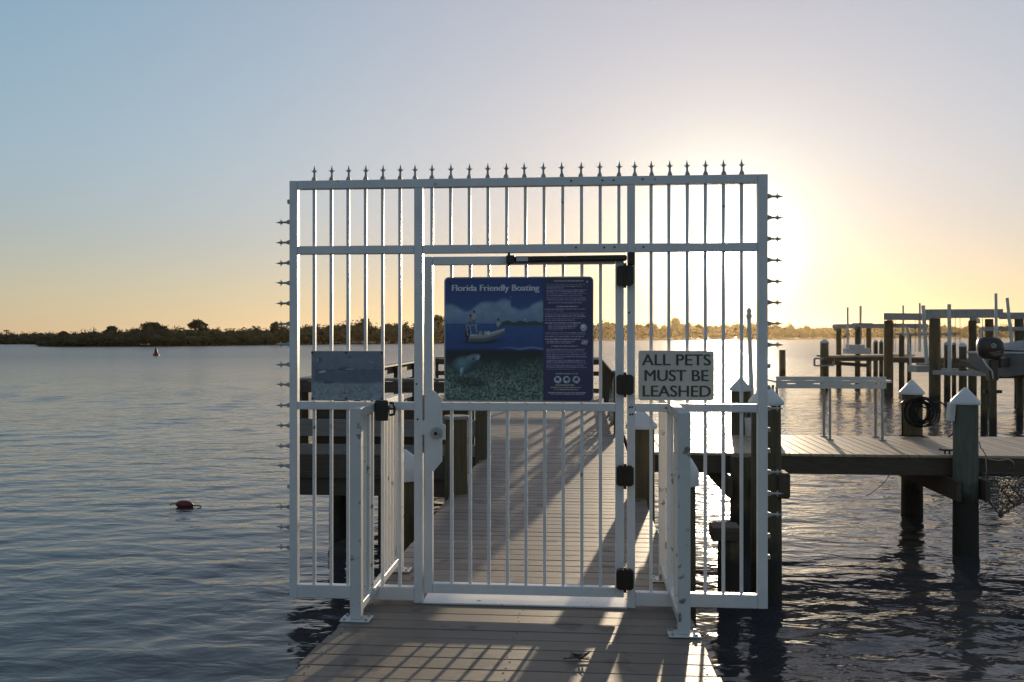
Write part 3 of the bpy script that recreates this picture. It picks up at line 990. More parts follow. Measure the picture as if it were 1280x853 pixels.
def lettering(name, text, x0, x1, zbase, height, y, mat, parent, bold=0.0, split=False):
    """flat letters fitted between x0 and x1, capital height `height`; bold: width of a second and third pass beside the first"""
    cu = bpy.data.curves.new(name, 'FONT')
    cu.body = text
    tmp = bpy.data.objects.new(name, cu)
    COL.objects.link(tmp)
    dg = bpy.context.evaluated_depsgraph_get()
    me = bpy.data.meshes.new_from_object(tmp.evaluated_get(dg))
    bpy.data.objects.remove(tmp)
    n = len(me.vertices)
    co = np.empty(n * 3); me.vertices.foreach_get("co", co); co = co.reshape(-1, 3)
    faces = [list(p.vertices) for p in me.polygons]
    bpy.data.meshes.remove(me)
    sx = (x1 - x0 - 2 * bold) / (co[:, 0].max() - co[:, 0].min())
    px_ = (co[:, 0] - co[:, 0].min()) * sx + x0 + bold
    pz_ = co[:, 1] * height / 0.729 + zbase
    # connected pieces, pieces that overlap sideways are one letter
    par = list(range(n))
    def find(i):
        while par[i] != i:
            par[i] = par[par[i]]; i = par[i]
        return i
    for f in faces:
        for q in f[1:]:
            par[find(q)] = find(f[0])
    isl = {}
    for i in range(n):
        isl.setdefault(find(i), []).append(i)
    groups = []
    for idx in sorted(isl.values(), key=lambda ii: px_[ii].min()):
        lo, hi = px_[idx].min(), px_[idx].max()
        if groups and lo < groups[-1][1] - 0.5 * (hi - lo):
            groups[-1][0].extend(idx); groups[-1][1] = max(hi, groups[-1][1])
        else:
            groups.append([list(idx), hi])
    if not split:
        groups = [[[i for g_ in groups for i in g_[0]], 0]]
    out = None
    for idx, _h in groups:
        ids = set(idx); re_ = {v: k for k, v in enumerate(idx)}
        ff = [[re_[q] for q in f] for f in faces if f[0] in ids]
        mb = MB()
        for k, dx in enumerate((0.0, -bold, bold) if bold else (0.0,)):
            mb.add([(px_[i] + dx, y - 0.0003 * k, pz_[i]) for i in idx], ff)
        out = mb.build("letter" if split else name, mat, parent)
    return out


YS = GY - TH / 2 - 0.004                   # back of the sign plates

# the big boating sign
sx0, sx1, sz0, sz1 = gx(556.3), gx(741.8), gz(650, 502.0), gz(650, 346.6)
bs = thing("boating_sign", "large blue boating sign with boat and manatee picture on the gate leaf", "sign", ((sx0 + sx1) / 2, YS, sz0))
rounded_plate(sx0, sx1, sz0, sz1, 0.028, YS - .004, YS).build("sign_plate", M['sign_back'], bs)
NX, NZ = 280, 236
xx, yy = np.meshgrid(np.linspace(0, 1, NX), np.linspace(0, 1, NZ))
n1, n2, n3 = vnoise(NX, NZ, 40, 1), vnoise(NX, NZ, 9, 2, 2), vnoise(NX, NZ, 2.6, 3, 2)
K = 2.75
img = np.zeros((NZ, NX, 3))
S = lambda e0, e1, t: np.clip((t - e0) / (e1 - e0), 0, 1)
mixc = lambda a, b, t: a * (1 - t[..., None]) + b * t[..., None]
img[:] = lin(28, 46, 88, K)
sky_b = mixc(np.broadcast_to(lin(26, 44, 92, K), img.shape), np.broadcast_to(lin(40, 66, 108, K), img.shape), S(0.1, 0.36, yy))
cl_edge = 0.205 + 0.05 * np.sin(xx * 9 + 0.6) * (xx < 0.45) + 0.07 * S(0.38, 0.46, xx) * (1 - S(0.50, 0.6, xx)) - 0.02 * np.sin(xx * 31)
cl = S(-0.012, 0.02, yy - cl_edge + (n1 - 0.5) * 0.07) * (0.75 + 0.5 * (n2 - 0.5))
cl *= 1 - 0.55 * S(0.28, 0.37, yy)
img = mixc(sky_b, np.broadcast_to(lin(112, 128, 142, K), img.shape), np.clip(cl, 0, 1) * 0.8)
tr = ((yy > 0.357 + 0.012 * np.sin(xx * 70) * n2) & (yy < 0.392) & (xx > 0.37)).astype(float)
img = mixc(img, np.broadcast_to(lin(38, 52, 42, K), img.shape), tr)
wat = (yy > 0.372) & ~((tr > 0) & (yy < 0.39))
wcol = mixc(np.broadcast_to(lin(32, 62, 104, K), img.shape), np.broadcast_to(lin(26, 50, 98, K), img.shape), S(0.37, 0.57, yy))
img = np.where(wat[..., None], wcol * (0.9 + 0.2 * n2[..., None]), img)
und = S(0.568, 0.60, yy + (n1 - 0.5) * 0.01)
deep = mixc(np.broadcast_to(lin(18, 24, 26, K), img.shape), np.broadcast_to(lin(34, 44, 42, K), img.shape), S(0.58, 0.75, yy))
gr = S(0.66, 0.86, yy + 0.10 * (n1 - 0.5) + 0.05 * (xx - 0.4))
grass = mixc(np.broadcast_to(lin(34, 52, 48, K), img.shape), np.broadcast_to(lin(104, 122, 108, K), img.shape), np.clip((n3 - 0.30) * 1.7 * (0.7 + 0.6 * n1), 0, 1))
deep = mixc(deep, grass, gr)
img = mixc(img, deep, und)
# surf line
sl = np.exp(-((yy - 0.572 - 0.006 * np.sin(xx * 40)) / 0.008) ** 2) * S(0.35, 0.5, xx) * 0.6
img = mixc(img, np.broadcast_to(lin(92, 108, 140, K), img.shape), sl)


def ell(cx_, cy_, rx_, ry_, ang_=0.0, soft=0.12):
    ca, sa = math.cos(ang_), math.sin(ang_)
    dx, dy = (xx - cx_) * 1.19, (yy - cy_)
    u_, v_ = (dx * ca + dy * sa) / (rx_ * 1.19), (-dx * sa + dy * ca) / ry_
    return S(1 + soft, 1 - soft, np.hypot(u_, v_))


def paint(mask, c):
    global img
    img = mixc(img, np.broadcast_to(lin(*c, K), img.shape), np.clip(mask, 0, 1))


# manatee and its shadow on the seagrass
paint(ell(0.17, 0.85, 0.10, 0.045, 0.1, .4) * 0.7, (20, 27, 28))
paint(ell(0.150, 0.715, 0.095, 0.058, -0.32, .25), (34, 48, 56))
for k_, c_ in ((1.0, (40, 58, 68)), (0.86, (50, 72, 82)), (0.66, (60, 86, 94)), (0.40, (70, 98, 104))):
    o_ = (1 - k_) * 0.030
    paint(ell(0.118, 0.705 - o_, 0.068 * k_, 0.066 * k_, -0.25, .2), c_)
    paint(ell(0.172, 0.668 - o_ * .8, 0.070 * k_, 0.040 * k_, -0.42, .2), c_)
paint(ell(0.218, 0.644, 0.024, 0.020, -0.55, .2), (84, 96, 110)); paint(ell(0.226, 0.652, 0.010, 0.018, 0.5, .2), (112, 112, 126)); paint(ell(0.196, 0.660, 0.010, 0.012), (46, 58, 70))
paint(ell(0.116, 0.762, 0.010, 0.040, 0.28, .2), (84, 104, 110)); paint(ell(0.112, 0.748, 0.007, 0.022, 0.28, .2), (118, 132, 136))
# skiff: shadow, hull, poling platform, anglers, console, outboard
paint(ell(0.25, 0.520, 0.13, 0.022, -.04, .4) * 0.8, (18, 26, 40))
top_ = 0.462 - 0.05 * S(0.22, 0.41, xx) ** 1.5
bot_ = 0.515 - 0.075 * S(0.26, 0.415, xx) ** 1.6
hull = S(-0.004, 0.004, yy - top_) * S(0.004, -0.004, yy - bot_) * (xx > 0.150) * (xx < 0.408)
paint(hull, (100, 104, 106)); paint(hull * S(0.45, 0.75, (yy - top_) / np.maximum(bot_ - top_, .004)), (56, 62, 60)); paint(hull * S(0.012, 0.004, yy - top_), (140, 142, 140))
paint(ell(0.155, 0.455, 0.016, 0.040), (26, 24, 28)); paint(ell(0.152, 0.492, 0.008, 0.03), (22, 22, 26))
for q_ in (0.152, 0.175, 0.215):
    paint(((np.abs(xx - q_ - (yy - .42) * .1) < .003) & (yy > .385) & (yy < .47)).astype(float) * .8, (120, 122, 122))
paint(((yy > .382) & (yy < .389) & (xx > .145) & (xx < .225)).astype(float) * .8, (110, 112, 112))
for q_, c_ in ((0.225, (60, 70, 92)), (0.245, (96, 104, 118)), (0.262, (52, 60, 84)), (0.278, (110, 116, 122)), (0.297, (128, 140, 126))):
    paint(ell(q_, 0.450, 0.011, 0.017), c_)
for px_, py_, h_, c_ in ((0.172, 0.385, 0.075, (92, 90, 88)), (0.198, 0.380, 0.100, (118, 116, 112)), (0.362, 0.428, 0.085, (112, 112, 116))):
    paint(ell(px_, py_ - h_ * .28, 0.008, h_ * .30), (58, 60, 74)); paint(ell(px_, py_ - h_ * .64, 0.011, h_ * .27), c_); paint(ell(px_ + 0.003, py_ - h_ * 1.02, 0.007, 0.012), (34, 28, 30))
    paint(ell(px_ + .014, py_ - h_ * .66, 0.010, 0.006, .6), c_)
paint(((np.abs((yy - .30) - (xx - .21) * 1.1) < .003) & (xx > .195) & (xx < .235)).astype(float) * .5, (120, 120, 118))
paint(ell(0.545, 0.338, 0.005, 0.014), (120, 122, 120)); paint(ell(0.545, 0.318, 0.003, 0.006), (40, 36, 38))
# text panel at the right
pan = S(0.665, 0.670, xx)
img = mixc(img, np.broadcast_to(lin(40, 38, 66, K), img.shape), pan)
blk = np.random.default_rng(11)
rows = [(0.030, 2, .74, .94, 1), (0.060, 0, .69, .95, 0), (0.074, 0, .69, .93, 0), (0.088, 0, .69, .80, 0), (0.104, 0, .69, .96, 0), (0.118, 0, .69, .94, 0), (0.132, 0, .69, .96, 0), (0.146, 0, .69, .93, 0), (0.162, 0, .69, .95, 0), (0.176, 0, .69, .96, 0), (0.192, 0, .70, .95, 0), (0.206, 0, .70, .93, 0),
        (0.235, 1, .76, .90, 1), (0.258, 0, .68, .95, 0), (0.272, 0, .68, .80, 0), (0.290, 0, .68, .95, 0), (0.304, 0, .68, .94, 0), (0.318, 0, .68, .95, 0), (0.332, 0, .68, .93, 0), (0.346, 0, .68, .88, 0), (0.368, 1, .68, .92, 1), (0.384, 0, .70, .90, 0), (0.398, 0, .70, .89, 0), (0.412, 0, .70, .88, 0), (0.426, 0, .70, .80, 0),
        (0.450, 0, .68, .95, 0), (0.464, 0, .68, .95, 0), (0.478, 0, .68, .94, 0), (0.500, 1, .68, .92, 1), (0.516, 0, .69, .88, 0), (0.530, 0, .69, .86, 0), (0.556, 2, .72, .90, 1), (0.580, 0, .69, .95, 0), (0.594, 0, .69, .94, 0), (0.608, 0, .69, .96, 0), (0.622, 0, .69, .95, 0), (0.640, 0, .69, .96, 0), (0.654, 0, .69, .80, 0), (0.670, 0, .69, .95, 0), (0.684, 0, .69, .95, 0), (0.698, 0, .69, .96, 0), (0.712, 0, .69, .94, 0), (0.726, 0, .69, .96, 0), (0.740, 0, .69, .88, 0),
        (0.775, 2, .75, .90, 1), (0.868, 2, .75, .88, 1), (0.888, 2, .72, .92, 1), (0.906, 2, .74, .90, 1), (0.930, 1, .70, .95, 0), (0.944, 0, .72, .94, 0)]
for ry_, kind_, xa_, xb_, bold_ in rows:
    inrow = np.abs(yy - ry_) < (0.0045 if bold_ else 0.0036)
    seg = np.zeros(NX); i = int(xa_ * NX)
    while i < xb_ * NX:
        w_ = int(blk.integers(3, 10)); seg[i:min(i + w_, int(xb_ * NX))] = blk.uniform(0.5, 0.95); i += w_ + 1
    c = [(122, 116, 140), (150, 148, 168), (140, 134, 112)][kind_]
    paint(inrow * seg[None, :] * 0.8, c)
for px_ in (0.765, 0.825, 0.890):                       # three small round emblems
    ring = S(0.030, 0.027, np.hypot((xx - px_) * 1.19, yy - 0.825)) * S(0.012, 0.018, np.hypot((xx - px_) * 1.19, yy - 0.825 + 0.004))
    paint(ring * (0.55 + 0.6 * (n3 > 0.5)), (140, 146, 156))
paint(ell(0.938, 0.405, 0.022, 0.03), (116, 120, 132)); paint(ell(0.935, 0.395, 0.012, 0.012), (150, 152, 160))
for q in range(4):
    paint(ell(0.93 + 0.010 * q, 0.52 + 0.006 * (q % 2), 0.003, 0.022, 0.4), (140, 140, 152))
# white worn border on the plate's edge
pm_ = print_mat("boating_sign_print")
printed_sheet("sign_picture", sx0 + .004, sx1 - .004, sz0 + .004, sz1 - .004, YS - .0052, img, pm_, bs, 0.026, 0.22)
W_ = sx1 - sx0; H_ = sz1 - sz0
tl_ = lettering("title_lettering", "Florida Friendly Boating", sx0 + .052 * W_, sx0 + .642 * W_, sz1 - .112 * H_, .052 * H_, YS - .0062, M['title'], bs, 0.0022)
tl_["kind"] = "stuff"
for fx_, fz_, mm in ((.04, .95, 'bronze'), (.958, .957, 'title'), (.45, .835, 'title')):
    MB().cyl((sx0 + fx_ * W_, YS - .0055, sz0 + fz_ * H_), (sx0 + fx_ * W_, YS - .0085, sz0 + fz_ * H_), .006 if fx_ != .45 else .003, .005 if fx_ != .45 else .003, 10).build("screw", M[mm], bs)

# the small faded picture sign on the left
tx0, tx1, tz0, tz1 = gx(391.2), gx(481.0), gz(436, 500.3), gz(436, 438.8)
ws = thing("wildlife_sign", "faded blue grey picture sign wired to the left pickets", "sign", ((tx0 + tx1) / 2, YS, tz0))
MB().box(tx0, tx1, YS - .004, YS, tz0, tz1, .001).build("sign_plate", M['sign_back'], ws)
NX, NZ = 180, 124
xx, yy = np.meshgrid(np.linspace(0, 1, NX), np.linspace(0, 1, NZ))
n1, n2, n3 = vnoise(NX, NZ, 45, 21), vnoise(NX, NZ, 10, 22, 3), vnoise(NX, NZ, 6, 23, 2)
img = mixc(np.broadcast_to(lin(76, 88, 108, K), (NZ, NX, 3)), np.broadcast_to(lin(74, 82, 104, K), (NZ, NX, 3)), S(0, .36, yy))
hz = (yy > 0.37).astype(float) * (xx > 0.05)
img = mixc(img, np.broadcast_to(lin(54, 74, 98, K), img.shape), hz)
img = mixc(img, np.broadcast_to(lin(88, 102, 116, K), img.shape), S(.62, .68, yy + .05 * (n1 - .5)))
img = img * (0.82 + 0.36 * n2[..., None]) * (0.9 + .2 * n1[..., None])
paint(ell(0.47, 0.36, 0.10, 0.035) * .9, (50, 58, 72)); paint(ell(0.53, 0.365, 0.06, 0.012) * .8, (120, 124, 126)); paint(S(.012, .004, np.abs(yy - .38)) * (xx > .05) * (xx < .45) * .6, (46, 58, 76))
paint(ell(0.15, 0.42, 0.055, 0.022, -0.25), (120, 132, 138)); paint(ell(0.24, 0.64, 0.075, 0.024, -.05), (48, 58, 74)); paint(ell(0.2, 0.615, 0.012, 0.03), (48, 58, 74))
paint(ell(0.115, 0.18, 0.03, 0.05) * .7, (44, 52, 66)); paint(ell(0.085, 0.18, 0.012, 0.03) * .8, (116, 122, 130)); paint(ell(0.53, 0.12, 0.04, 0.03) * .5, (56, 58, 76)); paint(ell(0.84, 0.22, 0.05, 0.008, .35) * .8, (118, 126, 134))
paint(ell(0.56, 0.56, 0.05, 0.012) * .6, (44, 62, 86)); paint(ell(0.48, 0.86, 0.04, 0.025) * .8, (56, 64, 74))
paint((n3 > .60) * (yy > .7) * .45, (62, 78, 92)); paint((n3 < .36) * (yy > .68) * .5, (112, 124, 132))
printed_sheet("sign_picture", tx0 + .003, tx1 - .003, tz0 + .003, tz1 - .003, YS - .0052, img, print_mat("wildlife_sign_print"), ws, 0.0, 0.62)
for fx_ in (.012, .485, .98):
    for fz_ in (.04, .965):
        x, z = tx0 + fx_ * (tx1 - tx0), tz0 + fz_ * (tz1 - tz0)
        MB().cyl((x, YS - .0055, z), (x, YS - .010, z), .0065, .006, 8).build("screw", M['black'], ws)

# the pets sign on the right
px0, px1, pz0, pz1 = gx(797.6), gx(891.8), gz(845, 500.2), gz(845, 438.4)
ps = thing("pets_sign", "white sign with black letters about leashed pets on the right pickets", "sign", ((px0 + px1) / 2, YS, pz0))
rounded_plate(px0, px1, pz0, pz1, .016, YS - .004, YS).build("sign_plate", M['sign_white'], ps)
W_, H_ = px1 - px0, pz1 - pz0
for text, fa, fb, fz in (("ALL PETS", .045, .955, .705), ("MUST BE", .080, .925, .390), ("LEASHED", .055, .955, .075)):
    lettering("lettering", text, px0 + fa * W_, px0 + fb * W_, pz0 + fz * H_, .235 * H_, YS - .0052, M['letter'], ps, 0.0020, True)
for fx_, fz_ in ((.115, .965), (.115, .02)):
    x, z = px0 + fx_ * W_, pz0 + fz_ * H_
    MB().cyl((x, YS - .0045, z), (x, YS - .008, z), .004, .004, 8).build("screw", M['title'], ps)

# a dead leaf sprig lying on the front deck
lf = MB()
lx_, ly_ = ground(722, 4.28)
for i in range(9):
    a = random.uniform(0, 2 * PI); c = Vector((lx_ + random.uniform(-.05, .05), ly_ + random.uniform(-.03, .03), (GY - ly_) * RAMP + .012 + random.uniform(0, .012)))
    d = Vector((math.cos(a), math.sin(a), random.uniform(-.1, .4))) * random.uniform(.025, .045); s_ = Vector((-math.sin(a), math.cos(a), 0)) * .010
    lf.add([c - d, c - s_ + Vector((0, 0, .004)), c + d, c + s_ + Vector((0, 0, .006))], [(0, 1, 2, 3)])
lz_ = (GY - ly_) * RAMP
lf.tube([(lx_ - .07, ly_, lz_ + .008), (lx_, ly_ + .01, lz_ + .012), (lx_ + .06, ly_ - .01, lz_ + .008)], .003, 5)
tag(lf.build("leaf_sprig", M['leafdead'], None, (lx_, ly_, 0)), "small dead leaf sprig lying on the front deck boards", "leaf sprig")
# ------------------------------------------------------------------ the boat dock on the right
def xat(u, y):
    """x on the plane y under photo column u"""
    t = (u - 640.0) / FPX
    return y * (t * CA - SA) / (CA + t * SA)


def dep(x, y):
    return y * CA - x * SA


def zat(u, y, v):
    return CH + (HV - v) / FPX * dep(xat(u, y), y)


KY0, KY1, KX0, KX1 = 12.50, 14.78, DX1 + 0.06, 10.6
dock = thing("boat_dock", "plank boat dock running off to the right behind the gate", "dock", (KX0, KY0, 0))
kb_ = MB(); kb_.obox((0, 0, -.019), (1, 0, 0), (0, 1, 0), (0, 0, 1), .069, (KY1 - KY0) / 2 + .02, .019, .004)
kme = bpy.data.meshes.new("plank"); kme.from_pydata(kb_.v, [], kb_.f); kme.materials.append(M['plank']); kme.update()
x = KX0 + 0.07
while x < KX1:
    o = link("plank", kme, dock, (x - KX0, (KY1 - KY0) / 2 + random.uniform(-.008, .008), random.uniform(-.002, .002)))
    o.rotation_euler = (0, random.uniform(-.006, .006), random.uniform(-.002, .002))
    x += 0.1455
MB().box(KX0, KX1, KY0, KY0 + .04, -.285, -.041, .004).build("fascia", M['timber'], dock)
MB().box(KX0, KX1, KY1 - .04, KY1, -.285, -.041, .004).build("fascia", M['timber'], dock)
MB().box(KX0, KX1, (KY0 + KY1) / 2 - .03, (KY0 + KY1) / 2 + .03, -.285, -.041).build("stringer", M['timber'], dock)
for u in (926, 1206):
    xx_ = xat(u, KY0 - .15)
    for s in (-1, 1):
        MB().box(xx_ + s * .185 - .03, xx_ + s * .185 + .03, KY0 - .42, KY1 + .35, -.56, -.288, .004).build("cross_beam", M['timber'], dock)
PA = (xat(1206, KY0 - .17), KY0 - .19)
PB = (xat(1140.5, KY1 + .15), KY1 + .17)
PD = (xat(926, KY1 + .15), KY1 + .17)
PC = (xat(957.5, 10.0), 10.0)
gd = "pilings of the boat dock"
pile(*PA, .158, zat(1206, PA[1], 503), "greenish piling with white cone cap and small white box at the dock's front edge", 'cone', gd, m='green_pile')
pile(*PB, .165, zat(1140, PB[1], 491), "piling with white cone cap and a black hose coiled round it", 'cone', gd)
pile(*PD, .158, zat(926, PD[1], 487), "piling with pale cap behind the pickets under the sun, white bucket on it", 'cone', gd)
pile(*PC, .165, zat(957, 10.0, 503), "nearest tall piling with white cone cap right beside the gate screen's right post", 'cone', gd)
pile(xat(926, KY0 - .15), KY0 - .17, .15, -.02, "piling under the dock's front edge seen through the right pickets", None, gd)
pile(xat(911, 9.9), 9.9, .125, -.60, "low stub piling with a dark block on top, seen low through the right pickets", None, gd)
# block on the stub and on the near piling
tag(MB().box(xat(890, 9.75), xat(926, 9.75), 9.70, 10.02, -.598, -.45, .01).build("mooring_block", M['timber'], None, (xat(908, 9.75), 9.86, -.6)),
    "dark timber block on the low stub piling behind the right pickets", "timber block", "mooring blocks")
tag(MB().box(PC[0] + .10, xat(985.5, 9.95), 9.84, 10.12, zat(975, 9.95, 622), zat(975, 9.95, 590), .02).build("mooring_block", M['timber'], None, (PC[0] + .2, 9.98, zat(975, 9.95, 606))),
    "dark timber block bolted to the tall piling beside the gate's right post", "timber block", "mooring blocks")

# work table at the dock's back edge
ty0, ty1 = 14.05, 14.70
ux0, ux1 = xat(962, 14.4), xat(1110, 14.4)
wt = thing("work_table", "long grey aluminium fish table with slotted apron at the dock's back edge", "table", ((ux0 + ux1) / 2, 14.4, 0))
zt = 0.935
pts = [(ux0, ty0), (ux1 - .12, ty0), (ux1 - .02, ty0 + .12), (ux1 + .02, (ty0 + ty1) / 2), (ux1 - .02, ty1 - .12), (ux1 - .12, ty1), (ux0, ty1)]
tb = MB()
n_ = len(pts)
tb.add([(a, b, zt - .03) for a, b in pts] + [(a, b, zt) for a, b in pts],
       [tuple(reversed(range(n_))), tuple(range(n_, 2 * n_))] + [(i, (i + 1) % n_, n_ + (i + 1) % n_, n_ + i) for i in range(n_)])
tb.build("table_top", M['alu'], wt)
# front apron: strips and webs, so that the slots are real gaps
zr = [(.998, .938), (.922, .895), (.879, .812)]
for a, b in zr:
    MB().box(ux0 + .03, ux1 - .14, ty0 + .01, ty0 + .025, b, a).build("apron_strip", M['alu'], wt)
for (za_, zb_), slots in (((.938, .922), ((.05, .13), (.27, .36), (.60, .68), (.83, .91))), ((.895, .879), ((.10, .18), (.34, .42), (.68, .76), (.90, .95)))):
    e_ = [0.0] + [q for s_ in slots for q in s_] + [1.0]
    for i in range(0, len(e_), 2):
        L_ = ux1 - .14 - ux0 - .03
        MB().box(ux0 + .03 + e_[i] * L_, ux0 + .03 + e_[i + 1] * L_, ty0 + .011, ty0 + .024, zb_ + .0005, za_ - .0005).build("apron_web", M['alu'], wt)
for ua, ub in ((966, 971), (1030, 1037.5), (1094.5, 1103)):
    for u, yy_ in ((ua, 14.62), (ub, 14.16)):
        x_ = xat(u, yy_)
        lg = MB(); lg.cyl((x_, yy_, .016), (x_, yy_, .835), .020, None, 10); lg.build("leg", M['galv'], wt)
        MB().box(x_ - .05, x_ + .05, yy_ - .04, yy_ + .04, .003, .015).build("foot", M['galv'], wt)
    MB().cyl((xat(ua, 14.62) + .004, 14.60, .40), (xat(ub, 14.16) - .004, 14.18, .40), .014, None, 8).build("stretcher", M['galv'], wt)

# hose coil on piling B
hc = thing("hose_coil", "black hose coiled on the capped piling at the dock's back edge", "hose", (PB[0], PB[1] - .2, .5))
hz_ = zat(1147, PB[1] - .2, 512)
h1 = MB()
pts = []
for i in range(260):
    a = i / 260 * 2 * PI * 11
    rr = .185 + .055 * math.sin(a * .37) + .025 * math.sin(a * 1.7)
    pts.append((PB[0] + .07 + rr * math.cos(a) * .9 + .05 * math.sin(a * .21), PB[1] - .20 - .035 * math.sin(i * .11), hz_ + rr * math.sin(a) - .04 + .03 * math.sin(a * .3)))
h1.tube(pts, .013, 6); h1.build("coil", M['hose'], hc)
h2 = MB()
c0 = Vector((PB[0] + .28, PB[1] - .2, hz_ + .10))
pts = [c0, c0 + Vector((.10, 0, .02)), c0 + Vector((.24, -.02, -.10)), c0 + Vector((.33, -.03, -.30)), c0 + Vector((.30, -.04, -.45)), c0 + Vector((.12, -.08, -.60)), (PB[0] + .02, PB[1] - .30, .022), (PB[0] - .3, PB[1] - .28, .02)]
h2.tube(pts, .013, 6); h2.build("loose_end", M['hose'], hc)
h3 = MB()
xq = PB[0] - .225
h3.tube([(xq, PB[1] - .2, .02), (xq, PB[1] - .2, zat(1124, PB[1] - .2, 508)), (xq - .01, PB[1] - .2, zat(1124, PB[1] - .2, 504)), (xq + .02, PB[1] - .2, zat(1124, PB[1] - .2, 501)), (xq + .07, PB[1] - .2, zat(1124, PB[1] - .2, 506))], .014, 6)
tag(h3.build("standpipe", M['bronze'], None, (xq, PB[1] - .2, 0)), "thin dark standpipe bent over beside the hose piling", "pipe")

# white box on piling A
bx_ = xat(1187.5, PA[1])
wb_ = thing("white_box", "small narrow white box fixed to the left of the greenish piling", "box", (bx_, PA[1], .5))
MB().obox((bx_ + .005, PA[1] - .02, zat(1187, PA[1], 515)), Vector((1, 0, -.10)).normalized(), (0, 1, 0), Vector((.10, 0, 1)).normalized(), .040, .06, .125, .01).build("box_body", M['pvc'], wb_)
# cleat
cq = Vector((xat(1184, KY0 + .1), KY0 + .10, 0))
ct = MB()
ct.cyl(cq + Vector((-.03, 0, .002)), cq + Vector((-.03, 0, .05)), .012, None, 8); ct.cyl(cq + Vector((.03, 0, .002)), cq + Vector((.03, 0, .05)), .012, None, 8)
ct.tube([cq + Vector((-.11, 0, .066)), cq + Vector((-.05, 0, .054)), cq + Vector((.05, 0, .054)), cq + Vector((.11, 0, .066))], .013, 8)
tag(ct.build("cleat", M['bronze'], None, cq), "dark mooring cleat on the dock's front edge beside the greenish piling", "cleat")
# cords on the dock edge
co_ = MB()
yq = KY0 - .05
co_.tube([(PA[0] + .15, PA[1] - .06, .22), (PA[0] + .20, PA[1], .12), (xat(1228, yq), yq, zat(1228, yq, 562)), (xat(1235, yq), yq, zat(1235, yq, 574)), (xat(1248, yq), yq, zat(1248, yq, 576)), (xat(1260, yq), yq, zat(1260, yq, 574)), (xat(1266, yq), yq, zat(1266, yq, 577)), (xat(1268, yq), yq, zat(1268, yq, 582))], .008, 6)
co_.tube([(xat(1232, yq), yq, zat(1232, yq, 572)), (xat(1233, yq), yq, zat(1233, yq, 590)), (xat(1230, yq), yq, zat(1230, yq, 600))], .007, 6)
tag(co_.build("mooring_line", M['rope'], None, (xat(1235, yq), yq, -.05)), "pale line looped from the greenish piling along the dock fascia", "mooring line")
c2_ = MB()
c2_.tube([(xat(1114, yq), yq, zat(1114, yq, 590)), (xat(1106, yq), yq, zat(1106, yq, 603)), (xat(1092, yq), yq, zat(1092, yq, 615)), (xat(1083, yq), yq, zat(1083, yq, 620))], .005, 5)
tag(c2_.build("loose_line", M['wire'], None, (xat(1100, yq), yq, -.3)), "thin loose line dangling under the middle of the dock fascia", "line")
# fishing net under the dock
yq = KY0 - .06
q = lambda u, v, dy=0: Vector((xat(u, yq + dy), yq + dy, zat(u, yq + dy, v)))
hung_net("landing_net", "bunched dark mesh net hanging under the dock beside the greenish piling",
         (q(1225, 592), q(1296, 592, .1), q(1284, 624, .15), q(1249, 645)), 26, 20, .0045, 'wire', .035)
nb = MB()
nb.tube([q(1226, 598), q(1229, 612), q(1240, 632), q(1251, 645), q(1264, 634), q(1283, 626, .1)], .014, 6)
nb.tube([q(1252, 612), q(1262, 606), q(1276, 622, .05), q(1268, 632), q(1252, 612)], .012, 6)
nb.lathe(q(1251, 643), [(.01, -.05), (.035, -.03), (.035, .01), (.012, .04)], 10)
tag(nb.build("net_frame", M['wire'], bpy.data.objects["landing_net"]), None)
# bucket on piling D
bk = thing("bucket", "pale bucket hung on the piling behind the sunlit pickets", "bucket", (PD[0] + .17, PD[1] - .12, .4))
zk0, zk1 = zat(933, PD[1], 558), zat(933, PD[1], 521)
bb = MB(); bb.lathe((PD[0] + .13, PD[1] - .27, 0), [(.085, zk0), (.10, zk0 + .02), (.115, zk1 - .02), (.122, zk1)], 16); bb.build("bucket_body", M['pvc'], bk)
bb = MB(); bb.tube([(PD[0] + .02, PD[1] - .27, zk1 - .01), (PD[0] + .06, PD[1] - .25, zk1 + .10), (PD[0] + .13, PD[1] - .24, zk1 + .14), (PD[0] + .2, PD[1] - .25, zk1 + .10), (PD[0] + .24, PD[1] - .27, zk1 - .01)], .005, 5); bb.build("handle", M['galv'], bk)
# slim pole with a knob
pl = thing("slim_pole", "slim leaning pole with a small knob beside the pale capped piling", "pole", (xat(941, 14.9), 14.9, 0))
pm2 = MB(); a_ = Vector((xat(941.5, 14.95), 14.95, -.2)); b_ = Vector((xat(936.3, 14.95), 14.95, zat(936, 14.95, 399)))
pm2.cyl(a_, b_, .042, .034, 10); pm2.build("shaft", M['pvc'], pl)
pm2 = MB(); pm2.lathe(b_, [(.03, .0), (.045, .02), (.05, .06), (.03, .10), (.045, .13), (.03, .165), (.008, .19)], 10); pm2.build("knob", M['pvc'], pl)

# ------------------------------------------------------------------ boat lifts and docks farther out
def far_pile(u, D, w_px, vtop, label, cap=None, group="pilings of the far boat lifts", m='pile'):
    x_, y_ = ground(u, D)
    return pile(x_, y_, w_px * D / FPX / 2, top_of(vtop, D), label, cap, group, m, n=12)


def span(u0, D0, u1, D1, v0, v1=None):
    a = P(u0, v0, D0); b = P(u1, v0 if v1 is None else v1, D1)
    return a, b


far_pile(978, 60, 8, 437.5, "lone bare piling standing in open water right of the gate", None)
ndo = P(978, 450, 60)
